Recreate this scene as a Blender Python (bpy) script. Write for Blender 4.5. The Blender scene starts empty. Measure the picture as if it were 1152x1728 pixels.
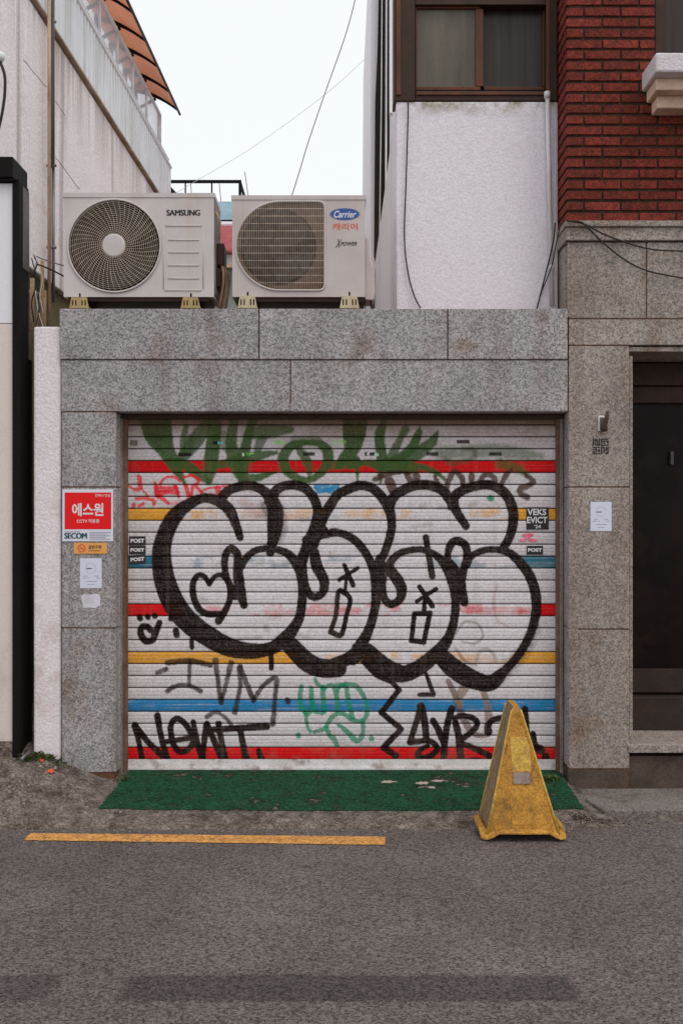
import bpy, math, random
import numpy as np
from mathutils import Vector

random.seed(7)
R = math.radians
scene = bpy.context.scene
col = scene.collection

# ------------------------------------------------------------------ camera
CAMD, CAMH, F, CX, HY = 6.86, 1.5, 1920.0, 576.0, 880.0
cam_data = bpy.data.cameras.new('camera')
cam = bpy.data.objects.new('camera', cam_data)
col.objects.link(cam)
cam.location = (0, -CAMD, CAMH)
cam.rotation_euler = (R(90), 0, 0)
cam_data.sensor_fit = 'VERTICAL'
cam_data.sensor_height = 36
cam_data.lens = 40
cam_data.shift_y = 16 / 1728
cam_data.clip_end = 400
scene.camera = cam

# ------------------------------------------------------------------ sky, sun, exposure
world = bpy.data.worlds.new("World")
scene.world = world
world.use_nodes = True
wn, wl = world.node_tree.nodes, world.node_tree.links
wn.clear()
wo = wn.new('ShaderNodeOutputWorld')
bg = wn.new('ShaderNodeBackground')
bg.inputs['Strength'].default_value = 0.1
sky = wn.new('ShaderNodeTexSky')
sky.sky_type = 'NISHITA'
sky.sun_disc = False
sky.sun_elevation = R(58)
sky.sun_rotation = R(142)
wm = wn.new('ShaderNodeMixRGB')
wm.inputs[0].default_value = 0.9
wm.inputs[2].default_value = (10.3, 10.6, 10.75, 1)       # cloud cover over the clear sky
wl.new(sky.outputs[0], wm.inputs[1])
wl.new(wm.outputs[0], bg.inputs[0])
wl.new(bg.outputs[0], wo.inputs[0])

sd = bpy.data.lights.new('sun', 'SUN')
sd.energy = 0.9
sd.angle = R(25)
sd.color = (1, 0.96, 0.9)
sun = bpy.data.objects.new('sun', sd)
col.objects.link(sun)
sun.rotation_euler = (R(32), 0, R(38))

scene.view_settings.view_transform = 'Standard'
scene.view_settings.look = 'None'
scene.view_settings.exposure = 0.0
scene.view_settings.gamma = 1
scene.cycles.max_bounces = 6

# ------------------------------------------------------------------ helpers
def lin(c):
    return tuple(((v / 255) / 12.92 if v / 255 <= .04045 else ((v / 255 + .055) / 1.055) ** 2.4) for v in c)

def hue_clip(t):
    m = max(t); k = .84 / m if m > .84 else 1
    return tuple(v * k for v in t)
KW, KG = 0.60, 0.80
def W(*c):   # base colour of an upright surface, from the colour it has in daylight
    return hue_clip([v / KW for v in lin(c)])
def G(*c):   # base colour of a level surface
    return hue_clip([v / KG for v in lin(c)])

def PX(px, py, y=0.0):
    d = CAMD + y
    return Vector(((px - CX) / F * d, y, CAMH - (py - HY) / F * d))
def xw(px, y=0.0): return (px - CX) / F * (CAMD + y)
def zw(py, y=0.0): return CAMH - (py - HY) / F * (CAMD + y)

def material(name, c1, c2=None, scale=4, rough=.8, speck=0.0, sscale=140, bump=0.0, bscale=60,
             streak=None, streak_amt=0.0, sstretch=(6, 6, .35), sthr=(.5, .7), island=0.0, metallic=0, spec=.3,
             blotch=None, blotch_amt=0, blotch_scale=2.2, bthr=(.55, .7), attr=None, stretch=(1, 1, 1), bdist=.01, coat=0, transl=0, clear=0, zband=None, wear=None):
    m = bpy.data.materials.new(name)
    m.use_nodes = True
    nt = m.node_tree; n, l = nt.nodes, nt.links
    b = n['Principled BSDF']
    b.inputs['Roughness'].default_value = rough
    b.inputs['Metallic'].default_value = metallic
    b.inputs['Specular IOR Level'].default_value = spec
    b.inputs['Coat Weight'].default_value = coat
    geo = n.new('ShaderNodeNewGeometry')
    def mapped(s):
        mp = n.new('ShaderNodeMapping'); mp.inputs['Scale'].default_value = s
        l.new(geo.outputs['Position'], mp.inputs[0]); return mp.outputs[0]
    def noise(sc, det=4, vec=None, ro=.55):
        t = n.new('ShaderNodeTexNoise'); t.inputs['Scale'].default_value = sc
        t.inputs['Detail'].default_value = det; t.inputs['Roughness'].default_value = ro
        l.new(vec if vec is not None else geo.outputs['Position'], t.inputs['Vector']); return t.outputs[0]
    def rng(v, a, b_, c=0, d=1):
        t = n.new('ShaderNodeMapRange'); t.inputs[1].default_value = a; t.inputs[2].default_value = b_
        t.inputs[3].default_value = c; t.inputs[4].default_value = d; l.new(v, t.inputs[0]); return t.outputs[0]
    def mix(f, a, b_, mode='MIX'):
        t = n.new('ShaderNodeMixRGB'); t.blend_type = mode
        for s, v in ((0, f), (1, a), (2, b_)):
            if isinstance(v, (int, float)): t.inputs[s].default_value = v
            elif isinstance(v, tuple): t.inputs[s].default_value = (*v[:3], 1)
            else: l.new(v, t.inputs[s])
        return t.outputs[0]
    if attr:
        a = n.new('ShaderNodeAttribute'); a.attribute_name = attr; cur = a.outputs['Color']
    else:
        cur = mix(rng(noise(scale, 5, mapped(stretch)), .3, .7), c1, c2 if c2 else tuple(v * .82 for v in c1))
    if zband:
        sp_ = n.new('ShaderNodeSeparateXYZ'); l.new(geo.outputs['Position'], sp_.inputs[0])
        a1 = n.new('ShaderNodeMath'); a1.operation = 'MULTIPLY'
        l.new(rng(sp_.outputs[2], zband[0], zband[1]), a1.inputs[0]); l.new(rng(noise(zband[4], 6, mapped(zband[5]), .7), .42, .62, 0, zband[3]), a1.inputs[1])
        cur = mix(a1.outputs[0], cur, zband[2])
    if island:
        cur = mix(1.0, cur, mix(rng(geo.outputs['Random Per Island'], 0, 1), (1 - island,) * 3, (1 + island,) * 3), 'MULTIPLY')
    if blotch:
        cur = mix(rng(noise(blotch_scale, 6, ro=.65), bthr[0], bthr[1], 0, blotch_amt), cur, blotch)
    if streak:
        cur = mix(rng(noise(1, 5, mapped(sstretch), .6), sthr[0], sthr[1], 0, streak_amt), cur, streak)
    if speck:
        add_ = n.new('ShaderNodeMath'); add_.operation = 'ADD'
        l.new(noise(sscale * 1.5, 1, ro=.9), add_.inputs[0]); l.new(noise(sscale * 3.1, 1), add_.inputs[1])
        s0 = rng(add_.outputs[0], .80, 1.20, -speck * .45, speck * .45)
        vo = n.new('ShaderNodeTexVoronoi'); vo.inputs['Scale'].default_value = sscale * 1.15; l.new(geo.outputs['Position'], vo.inputs['Vector'])
        sv = n.new('ShaderNodeSeparateColor'); l.new(vo.outputs['Color'], sv.inputs[0])
        a2 = n.new('ShaderNodeMath'); a2.operation = 'ADD'; l.new(s0, a2.inputs[0]); l.new(rng(sv.outputs[0], 0, 1, 1 - speck * .62, 1 + speck * .62), a2.inputs[1])
        s1 = a2.outputs[0]
        t = n.new('ShaderNodeCombineColor')
        for i in range(3): l.new(s1, t.inputs[i])
        cur = mix(1.0, cur, t.outputs[0], 'MULTIPLY')
    l.new(cur, b.inputs['Base Color'])
    if bump:
        bp = n.new('ShaderNodeBump'); bp.inputs['Strength'].default_value = bump; bp.inputs['Distance'].default_value = bdist
        l.new(noise(bscale, 4), bp.inputs['Height']); l.new(bp.outputs[0], b.inputs['Normal'])
    if wear:
        t = n.new('ShaderNodeBsdfTransparent'); mx = n.new('ShaderNodeMixShader')
        l.new(rng(noise(wear[0], 8, ro=.7), wear[1], wear[2]), mx.inputs[0])
        l.new(b.outputs[0], mx.inputs[1]); l.new(t.outputs[0], mx.inputs[2]); l.new(mx.outputs[0], n['Material Output'].inputs[0])
    if transl or clear:
        t = n.new('ShaderNodeBsdfTranslucent' if transl else 'ShaderNodeBsdfTransparent')
        if transl: l.new(cur, t.inputs[0])
        mx = n.new('ShaderNodeMixShader'); mx.inputs[0].default_value = transl or clear
        l.new(b.outputs[0], mx.inputs[1]); l.new(t.outputs[0], mx.inputs[2]); l.new(mx.outputs[0], n['Material Output'].inputs[0])
    return m

ORI = {}
def _tag(o, label=None, cat=None, group=None, kind=None):
    for k, v in (('label', label), ('category', cat), ('group', group), ('kind', kind)):
        if v: o[k] = v
    return o

def thing(name, label, cat, loc=(0, 0, 0), group=None):
    o = bpy.data.objects.new(name, None)
    o.empty_display_size = .1
    col.objects.link(o); o.location = loc
    ORI[o.name] = Vector(loc)
    return _tag(o, label, cat, group)

class MB:
    def __init__(s): s.v = []; s.f = []; s.m = []; s.cur = 0
    def add(s, vs, fs):
        o = len(s.v); s.v += [tuple(v) for v in vs]
        s.f += [tuple(i + o for i in f) for f in fs]; s.m += [s.cur] * len(fs); return s
    def box(s, x0, x1, y0, y1, z0, z1):
        x0, x1 = sorted((x0, x1)); y0, y1 = sorted((y0, y1)); z0, z1 = sorted((z0, z1))
        return s.add([(x0, y0, z0), (x1, y0, z0), (x1, y1, z0), (x0, y1, z0), (x0, y0, z1), (x1, y0, z1), (x1, y1, z1), (x0, y1, z1)],
                     [(0, 3, 2, 1), (4, 5, 6, 7), (0, 1, 5, 4), (1, 2, 6, 5), (2, 3, 7, 6), (3, 0, 4, 7)])
    def pbox(s, px0, px1, py0, py1, y0, y1):      # box whose front face (at depth y0) spans those picture coordinates
        return s.box(xw(px0, y0), xw(px1, y0), y0, y1, zw(py1, y0), zw(py0, y0))
    def prism(s, loop, y0, y1):                   # loop of (x,z), extruded in y
        n = len(loop)
        vs = [(x, y0, z) for x, z in loop] + [(x, y1, z) for x, z in loop]
        fs = [tuple(range(n)), tuple(range(2 * n - 1, n - 1, -1))] + [(i, n + i, n + (i + 1) % n, (i + 1) % n) for i in range(n)]
        return s.add(vs, fs)
    def xprism(s, loop, x0, x1):                  # loop of (y,z), extruded in x
        n = len(loop)
        vs = [(x0, y, z) for y, z in loop] + [(x1, y, z) for y, z in loop]
        fs = [tuple(range(n)), tuple(range(2 * n - 1, n - 1, -1))] + [(i, n + i, n + (i + 1) % n, (i + 1) % n) for i in range(n)]
        return s.add(vs, fs)
    def tube(s, pts, r, seg=8, cap=True):
        pts = [Vector(p) for p in pts]
        rs = r if isinstance(r, (list, tuple)) else [r] * len(pts)
        o = []
        prev = None
        for i, p in enumerate(pts):
            t = (pts[min(i + 1, len(pts) - 1)] - pts[max(i - 1, 0)]).normalized()
            if prev is None:
                a = t.orthogonal().normalized()
            else:
                a = (prev - t * prev.dot(t)).normalized()
            prev = a; b = t.cross(a)
            for k in range(seg):
                an = 2 * math.pi * k / seg
                o.append(p + a * math.cos(an) * rs[i] + b * math.sin(an) * rs[i])
        fs = []
        for i in range(len(pts) - 1):
            for k in range(seg):
                k2 = (k + 1) % seg
                fs.append((i * seg + k, i * seg + k2, (i + 1) * seg + k2, (i + 1) * seg + k))
        if cap:
            fs.append(tuple(range(seg - 1, -1, -1))); fs.append(tuple(range((len(pts) - 1) * seg, len(pts) * seg)))
        return s.add(o, fs)
    def mesh(s, me, M=None):
        o = len(s.v)
        s.v += [tuple((M @ v.co) if M else v.co) for v in me.vertices]
        fs = [tuple(i + o for i in p.vertices) for p in me.polygons]
        s.f += fs; s.m += [s.cur] * len(fs); return s
    def build(s, name, mats, parent=None, smooth=False, bevel=0, label=None, cat=None, group=None, kind=None):
        me = bpy.data.meshes.new(name)
        o3 = ORI.get(parent.name, Vector((0, 0, 0))) if parent else Vector((0, 0, 0))
        me.from_pydata([(v[0] - o3.x, v[1] - o3.y, v[2] - o3.z) for v in s.v], [], s.f)
        for m in (mats if isinstance(mats, (list, tuple)) else [mats]): me.materials.append(m)
        if any(s.m): me.polygons.foreach_set('material_index', s.m)
        if smooth: me.polygons.foreach_set('use_smooth', [True] * len(me.polygons))
        me.update()
        o = bpy.data.objects.new(name, me); col.objects.link(o)
        ORI[o.name] = o3
        if parent: o.parent = parent
        if bevel:
            md = o.modifiers.new('bevel', 'BEVEL'); md.width = bevel; md.segments = 2; md.limit_method = 'ANGLE'
        return _tag(o, label, cat, group, kind)

def text_into(mb, s, x0, x1, z0, z1, y, thick=.0012, bold=0.0, shear=0.0, keep=False):
    cu = bpy.data.curves.new('t', 'FONT'); cu.body = s; cu.size = 1; cu.offset = bold; cu.shear = shear
    cu.resolution_u = 4
    ob = bpy.data.objects.new('t', cu); col.objects.link(ob)
    dg = bpy.context.evaluated_depsgraph_get(); dg.update()
    me = bpy.data.meshes.new_from_object(ob.evaluated_get(dg))
    if len(me.vertices):
        c = np.array([v.co[:2] for v in me.vertices]); mn, mx = c.min(0), c.max(0)
        sx = (x1 - x0) / (mx[0] - mn[0]); sz = (z1 - z0) / (mx[1] - mn[1])
        o = len(mb.v); nv = len(me.vertices)
        for v in me.vertices: mb.v.append((x0 + (v.co.x - mn[0]) * sx, y, z0 + (v.co.y - mn[1]) * sz))
        for p in me.polygons: mb.f.append(tuple(i + o for i in p.vertices)); mb.m.append(mb.cur)
    bpy.data.objects.remove(ob); bpy.data.curves.remove(cu); bpy.data.meshes.remove(me)
def ptext(mb, s, px0, px1, py0, py1, y, **k):
    text_into(mb, s, xw(px0, y), xw(px1, y), zw(py1, y), zw(py0, y), y, **k)

def vnoise(x, y, scale, seed=0):
    """smooth value noise on arrays, 0..1"""
    rs = np.random.RandomState(seed); T = rs.rand(256, 256)
    u, v = np.asarray(x) * scale, np.asarray(y) * scale
    iu, iv = np.floor(u).astype(int), np.floor(v).astype(int)
    fu, fv = u - iu, v - iv
    fu = fu * fu * (3 - 2 * fu); fv = fv * fv * (3 - 2 * fv)
    g = lambda a, b: T[a % 256, b % 256]
    return (g(iu, iv) * (1 - fu) + g(iu + 1, iv) * fu) * (1 - fv) + (g(iu, iv + 1) * (1 - fu) + g(iu + 1, iv + 1) * fu) * fv
def fbm(x, y, scale, seed=0, o=4):
    t = 0; a = .5; w = 0
    for i in range(o):
        t = t + a * vnoise(x, y, scale * 2 ** i, seed + i); w += a; a *= .55
    return t / w

# ------------------------------------------------------------------ materials
m_granite = material('granite', W(134, 129, 129), W(116, 112, 112), 3, .75, speck=.75, sscale=95, bump=.25, bscale=250, island=.07,
                     streak=W(84, 66, 52), streak_amt=.45, sstretch=(7, 7, .5), sthr=(.52, .75), blotch=W(98, 82, 68), blotch_amt=.7, blotch_scale=3.4, bdist=.002)
m_granite_warm = material('granite_brownish', W(131, 122, 115), W(108, 98, 92), 2.5, .75, speck=.7, sscale=95, bump=.25, bscale=250, island=.06,
                     streak=W(88, 64, 46), streak_amt=.42, sstretch=(6, 6, .6), sthr=(.5, .75), blotch=W(96, 76, 60), blotch_amt=.7, blotch_scale=2.2, bdist=.002)
m_plinth = material('plinth_stone', W(74, 62, 54), W(56, 46, 40), 6, .8, speck=.4, bump=.4, bdist=.003)
m_mortar = material('rusty_joint', W(92, 62, 42), W(60, 40, 28), 12, .9, speck=.3)
m_stucco = material('white_stucco', W(200, 194, 200), W(188, 181, 187), 5, .85, speck=.12, sscale=90, bump=.55, bscale=75, bdist=.008, zband=(4.02, 4.13, W(112, 104, 72), 1.0, 9, (1, 1, 1)),
                    blotch=W(170, 160, 150), blotch_amt=.5, blotch_scale=1.6, bthr=(.6, .75))
m_stucco_side = material('white_stucco_side', W(212, 206, 210), W(200, 194, 196), 3, .85, speck=.1, bump=.5, bscale=45,
                    streak=W(150, 140, 132), streak_amt=.4, sthr=(.56, .7), sstretch=(1, 1.5, .2))
m_oldwall = material('old_render', W(208, 201, 202), W(192, 184, 185), 2.5, .9, speck=.16, sscale=70, bump=.7, bscale=35, bdist=.01,
                     streak=W(112, 100, 92), streak_amt=.75, sstretch=(1, 2.2, .07), sthr=(.53, .62), zband=(4.9, 5.62, W(120, 104, 92), .8, 1, (1, 5, .25)), blotch=W(150, 134, 122), blotch_amt=.5, blotch_scale=2.4, bthr=(.58, .7))
m_column = material('white_render', W(212, 204, 206), W(198, 188, 188), 4, .9, speck=.15, sscale=90, bump=.6, bscale=50,
                    blotch=W(140, 122, 108), blotch_amt=.6, blotch_scale=3, bthr=(.55, .75))
m_panel = material('shop_panel', W(205, 202, 206), W(190, 186, 190), 1.5, .5, speck=.05)
m_panel2 = material('shop_panel_lower', W(184, 172, 164), W(170, 160, 156), 1.2, .6, speck=.08, blotch=W(120, 96, 74), blotch_amt=.5, blotch_scale=1.2)
m_black = material('black_steel', (.010, .007, .006), (.005, .004, .004), 5, .7, spec=.15, speck=.3)
m_greysteel = material('dull_steel', W(84, 78, 76), W(60, 54, 52), 5, .55, speck=.2, streak=W(150, 146, 146), streak_amt=.35, sthr=(.58, .7))
m_olive = material('olive_render', W(84, 76, 50), W(52, 46, 32), 3, .9, speck=.2)
m_dark = material('dark_gap', W(30, 22, 20), W(20, 15, 14), 5, .9)
m_brick = material('red_brick', W(108, 42, 30), W(76, 30, 24), 20, .9, speck=.55, sscale=95, bump=1, bscale=60, island=.26, bdist=.006,
                   blotch=W(62, 30, 25), blotch_amt=.65, blotch_scale=14, bthr=(.5, .65))
m_brickgap = material('brick_mortar', W(62, 46, 38), W(42, 31, 26), 14, .95, speck=.3, bump=.5)
m_wood = material('brown_window_frame', W(88, 46, 25), W(56, 32, 20), 8, .5, speck=.25, stretch=(1, 1, .3))
m_wooddark = material('dark_brown_frame', W(54, 31, 20), W(36, 22, 15), 8, .5, speck=.25)
m_rail = material('guide_rail_metal', W(104, 84, 72), W(74, 54, 44), 9, .7, speck=.4, streak=W(92, 50, 30), streak_amt=.8, sstretch=(40, 40, 3), sthr=(.5, .6))
m_railo = material('outer_rail_metal', W(126, 117, 111), W(96, 84, 76), 9, .7, speck=.4, streak=W(84, 56, 40), streak_amt=.6, sstretch=(30, 30, 1))
m_pane_grey = material('frosted_pane', W(88, 82, 72), W(66, 60, 51), 2, .35, speck=.12, stretch=(6, 1, .5))
m_pane_dark = material('dark_pane', W(48, 40, 34), W(28, 22, 18), 3, .3, speck=.1, stretch=(9, 1, .4))
m_doorglass = material('dark_glass', (.016, .010, .008), (.004, .003, .003), 2.5, .25, spec=.10, blotch=(.022, .012, .008), blotch_amt=.8, blotch_scale=3.5, bthr=(.5, .6))
m_doorstone = material('door_brown_stone', W(46, 33, 26), W(32, 23, 19), 8, .6, speck=.35)
m_doorbrown = material('door_head_brown', W(60, 40, 29), W(42, 27, 20), 8, .6, speck=.35)
m_ac = material('ac_casing', W(168, 161, 159), W(156, 148, 145), 4, .45, speck=.05, sscale=200, streak=W(150, 118, 96), streak_amt=.3, sthr=(.58, .75))
m_ac2 = material('ac_casing_dull', W(164, 154, 151), W(152, 141, 137), 4, .45, speck=.05, sscale=200, streak=W(140, 104, 82), streak_amt=.35, sthr=(.58, .75))
m_acside = material('ac_side_sheet', W(120, 112, 108), W(96, 84, 76), 6, .55, speck=.15)
m_guard = material('guard_wire', W(182, 168, 156), W(150, 130, 114), 30, .45, spec=.4)
m_cavity = material('fan_cavity', (.018, .011, .008), (.008, .005, .004), 9, .8, speck=.2)
m_fan = material('fan_blade', (.03, .019, .014), (.015, .010, .008), 6, .5)
m_foot = material('plastic_foot', (.50, .36, .17), (.36, .24, .11), 12, .5, speck=.1)
m_foot2 = material('cream_plastic_foot', (.66, .55, .38), (.52, .40, .26), 12, .5, speck=.08)
m_ink = material('black_print', W(38, 34, 36), None, 5, .5)
m_blueink = material('blue_print', W(44, 72, 130), None, 5, .4)
m_redink = material('red_print', W(214, 86, 64), None, 5, .5)
m_white = material('white_print', W(222, 218, 220), None, 5, .5)
m_sign_red = material('sign_red', W(214, 10, 16), W(204, 6, 12), 4, .4)
m_sign_board = material('sign_board', W(206, 206, 216), W(196, 196, 206), 4, .4)
m_greyink = material('grey_print', W(122, 122, 134), None, 5, .6)
m_tealink = material('teal_print', W(24, 62, 72), None, 5, .5)
m_orange = material('orange_sign', W(232, 166, 96), W(216, 146, 76), 12, .5, speck=.05)
m_paper = material('notice_paper', W(204, 206, 220), W(190, 192, 206), 6, .7, speck=.05)
m_tape = material('torn_paper', W(184, 178, 190), W(160, 154, 162), 20, .7, speck=.12)
m_pink = material('pink_sticker', W(222, 60, 104), W(236, 150, 170), 60, .5)
m_yellowcone = material('worn_yellow_plastic', (.60, .30, .045), (.40, .18, .03), 9, .6, speck=.45, sscale=110, bump=.3, bscale=60,
                        blotch=(.15, .08, .025), blotch_amt=.7, blotch_scale=11, bthr=(.48, .68), bdist=.004)
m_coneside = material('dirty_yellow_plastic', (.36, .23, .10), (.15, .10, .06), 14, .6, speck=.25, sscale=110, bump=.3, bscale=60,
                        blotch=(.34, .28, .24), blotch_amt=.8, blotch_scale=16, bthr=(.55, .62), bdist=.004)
m_conelabel = material('label_yellow', (.70, .44, .09), (.56, .33, .06), 20, .6, speck=.4, blotch=(.30, .17, .05), blotch_amt=.6, blotch_scale=30, bthr=(.5, .62))
m_conegrey = material('scuffed_grey', W(134, 118, 112), W(108, 94, 88), 30, .7, speck=.15)
m_cable = material('black_cable', W(36, 33, 33), None, 5, .6)
m_greycable = material('grey_cable', W(120, 110, 112), None, 5, .6)
m_pipe = material('white_pipe', W(206, 204, 208), W(176, 172, 172), 5, .5, streak=W(120, 106, 92), streak_amt=.4)
m_rust = material('rusty_pipe', W(184, 162, 138), W(138, 106, 78), 9, .7, speck=.2, stretch=(1, 1, .3))
m_steelpipe = material('steel_pipe', W(120, 116, 116), W(76, 72, 72), 6, .4, metallic=.4, stretch=(1, 1, .2))
m_corr = material('corrugated_sheet', W(196, 198, 202), W(172, 174, 176), 2, .55, streak=W(134, 128, 116), streak_amt=.6, sstretch=(1, 12, .5))
m_poly = material('orange_awning_sheet', (.84, .54, .40), (.80, .47, .33), 3, .4, transl=.6)
m_railwhite = material('white_rail', W(224, 224, 226), W(206, 204, 204), 4, .5)
m_glasspanel = material('milky_panel', W(214, 220, 228), W(200, 206, 214), 1, .3, clear=.55)
m_farblue = material('far_blue_wall', W(150, 178, 188), W(128, 154, 164), 3, .7, stretch=(1, 1, 6))
m_fargreen = material('far_grey_green_wall', W(122, 130, 122), W(98, 108, 100), 3, .8, speck=.1)
m_fartile = material('far_red_tile', W(152, 74, 76), W(112, 52, 56), 14, .8, speck=.3, stretch=(1, 1, 3))
m_farwhite = material('far_white', W(214, 212, 216), W(196, 192, 196), 3, .7)
m_concrete_sill = material('concrete_sill', W(206, 202, 212), W(170, 160, 158), 8, .85, speck=.15, bump=.8, bscale=60, blotch=W(150, 120, 100), blotch_amt=.3)
m_sill_under = material('sill_underside', W(190, 166, 146), W(160, 134, 116), 8, .85, speck=.15, bump=.5, bscale=60)
m_asphalt = material('asphalt', G(99, 90, 87), G(76, 68, 65), 1.2, .9, speck=.95, sscale=95, bump=.7, bscale=170, bdist=.008,
                     blotch=G(112, 103, 98), blotch_amt=.5, blotch_scale=1.2)
m_patch = material('asphalt_patch', G(80, 75, 73), G(68, 63, 61), 3, .85, speck=.9, sscale=90, bump=.7, bscale=170, bdist=.008)
m_pave = material('rough_concrete', G(122, 111, 103), G(78, 68, 61), 12, .9, speck=.8, sscale=80, bump=1.0, bscale=45, bdist=.02,
                  blotch=G(56, 42, 35), blotch_amt=.7, blotch_scale=7, bthr=(.52, .64))
m_kerb = material('kerb_stone', G(116, 109, 104), G(98, 90, 84), 5, .85, speck=.75, sscale=110, bump=.5, blotch=G(70, 56, 46), blotch_amt=.6, blotch_scale=4)
m_green = material('green_floor_paint', G(30, 72, 48), G(22, 54, 36), 9, .85, speck=.8, sscale=80, bump=1, bscale=60, bdist=.015, spec=.12,
                   blotch=G(52, 50, 40), blotch_amt=.7, blotch_scale=8, bthr=(.56, .68), wear=(9, .585, .63))
m_yline = material('yellow_road_paint', G(198, 142, 76), G(168, 116, 62), 14, .8, speck=.6, sscale=80, bump=.5, bscale=90, wear=(38, .60, .66),
                   blotch=G(104, 86, 70), blotch_amt=.75, blotch_scale=16, bthr=(.6, .68))
m_chip = material('pale_chip', G(176, 160, 150), G(150, 126, 118), 30, .8, speck=.2)
m_spray = material('orange_spray', G(206, 84, 50), G(180, 80, 56), 30, .8, speck=.2)
m_leaf = material('weed_leaf', G(84, 98, 52), G(58, 66, 36), 40, .7)
m_shutter = material('painted_shutter', (1, 1, 1), attr='paint', rough=.6, speck=.22, sscale=110, spec=.04, bump=.1, bscale=120, bdist=.002)
m_curtain = material('curtain', W(96, 88, 76), W(70, 62, 52), 9, .9, stretch=(6, 1, .2))

# resealed strips across the asphalt: darker binder inside two long rectangles with worn edges
nt = m_asphalt.node_tree; n_, l_ = nt.nodes, nt.links
def mth(op, a, b=None, c=None):
    t = n_.new('ShaderNodeMath'); t.operation = op
    for i, v in enumerate((a, b, c)):
        if v is None: continue
        if isinstance(v, (int, float)): t.inputs[i].default_value = v
        else: l_.new(v, t.inputs[i])
    return t.outputs[0]
g_ = n_.new('ShaderNodeNewGeometry'); sp = n_.new('ShaderNodeSeparateXYZ'); l_.new(g_.outputs['Position'], sp.inputs[0])
tn = n_.new('ShaderNodeTexNoise'); tn.inputs['Scale'].default_value = 42; tn.inputs['Detail'].default_value = 5; l_.new(g_.outputs['Position'], tn.inputs['Vector'])
wob = mth('MULTIPLY', mth('SUBTRACT', tn.outputs[0], .5), .07)
def boxmask(cx, hx, cy_, hy, f):
    dx = mth('SUBTRACT', hx, mth('ABSOLUTE', mth('SUBTRACT', sp.outputs[0], cx)))
    dy = mth('SUBTRACT', hy, mth('ABSOLUTE', mth('SUBTRACT', sp.outputs[1], cy_)))
    d = mth('ADD', mth('MINIMUM', dx, dy), wob)
    t = n_.new('ShaderNodeMapRange'); t.inputs[1].default_value = -.008; t.inputs[2].default_value = .012; t.inputs[4].default_value = f; l_.new(d, t.inputs[0]); return t.outputs[0]
mk = mth('MAXIMUM', boxmask(.03, .80, -2.835, .115, .62), mth('MAXIMUM', boxmask(-2.2, 1.19, -2.835, .115, .5), boxmask(-1.65, .55, -1.2, .42, .12)))
bs = n_['Principled BSDF']; src = bs.inputs['Base Color'].links[0].from_socket
mx_ = n_.new('ShaderNodeMixRGB'); mx_.blend_type = 'MULTIPLY'; mx_.inputs[2].default_value = (.30, .30, .31, 1)
l_.new(mk, mx_.inputs[0]); l_.new(src, mx_.inputs[1]); l_.new(mx_.outputs[0], bs.inputs['Base Color'])

# ------------------------------------------------------------------ ground
RZ = -0.15                      # road level
def pave_z(x, y):
    """level of the footway strip between the road edge and the house fronts"""
    t = np.clip((y + .78) / .9, 0, 1.1)
    drive = RZ + (.105) * t ** .8
    left = RZ + .01 + .268 * t ** .9
    k = np.clip((-1.36 - x) / .5, 0, 1); k = k * k * (3 - 2 * k)
    base = drive * (1 - k) + left * k
    kr = np.clip((x - 1.33) / .2, 0, 1)
    return base * (1 - kr) + (RZ + .012) * kr

def sheet(name, xs, ys, zf, mat, **kw):
    X, Y = np.meshgrid(xs, ys); Z = zf(X, Y)
    v = np.stack([X, Y, Z], -1).reshape(-1, 3); nx, ny = len(xs), len(ys)
    f = [(j * nx + i, j * nx + i + 1, (j + 1) * nx + i + 1, (j + 1) * nx + i) for j in range(ny - 1) for i in range(nx - 1)]
    mb = MB(); mb.add(v.tolist(), f)
    return mb.build(name, mat, smooth=True, **kw)

mb = MB(); mb.add([(-120, -120, RZ), (120, -120, RZ), (120, 160, RZ), (-120, 160, RZ)], [(0, 1, 2, 3)])
mb.build('road', m_asphalt, kind='structure')

def zpave(X, Y):
    edge = -.78 + (fbm(X, X * 0 + 3, 4, 5) - .5) * .09
    rough = np.clip((-1.3 - X) / .25, .12, 1)
    z = pave_z(X, Y) + ((fbm(X, Y, 16, 11) - .5) * .024 + (fbm(X, Y, 3, 15) - .5) * .02) * rough
    # broken joint running to the street on the left
    jx = -1.70 - .17 * np.clip(-Y / .45, 0, 1.4)
    z = z - .03 * np.exp(-((X - jx) / .022) ** 2) * (Y < 0)
    near = np.clip((Y - edge) / .07, 0, 1)
    z = (RZ - .004) * (1 - near) + np.maximum(z, RZ + .004) * near
    return z - .012 * (X > 1.36)
sheet('pavement', np.linspace(-4.2, 4.2, 420), np.concatenate([np.linspace(-.86, .06, 70), np.linspace(.12, 1.6, 12)]), zpave, m_pave, kind='structure')

# green paint in front of the shutter, a ragged sheet just over the concrete
def ragged(name, top, bot, y_of, mat, off, n=120, m=14, amp=.02, zf=None, **kw):
    """top/bot: functions u->(x,y) for the far and near edges"""
    vs = []
    for j in range(m + 1):
        v = j / m
        for i in range(n + 1):
            u = i / n
            a, b = top(u), bot(u)
            x = a[0] * (1 - v) + b[0] * v; y = a[1] * (1 - v) + b[1] * v
            if j in (0, m): y += random.uniform(-amp, amp)
            if i in (0, n): x += random.uniform(-1, 1) * min(amp * 1.6, .4 * abs(b[0] - top(min(u + 1 / n, 1) if i == 0 else u - 1 / n)[0]) + .002)
            vs.append((x, y, (float(zf(np.array(x), np.array(y))) if zf else RZ) + off))
    fs = [(j * (n + 1) + i, j * (n + 1) + i + 1, (j + 1) * (n + 1) + i + 1, (j + 1) * (n + 1) + i) for j in range(m) for i in range(n)]
    mb = MB(); mb.add(vs, fs)
    return mb.build(name, mat, smooth=True, kind='structure', **kw)
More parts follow.
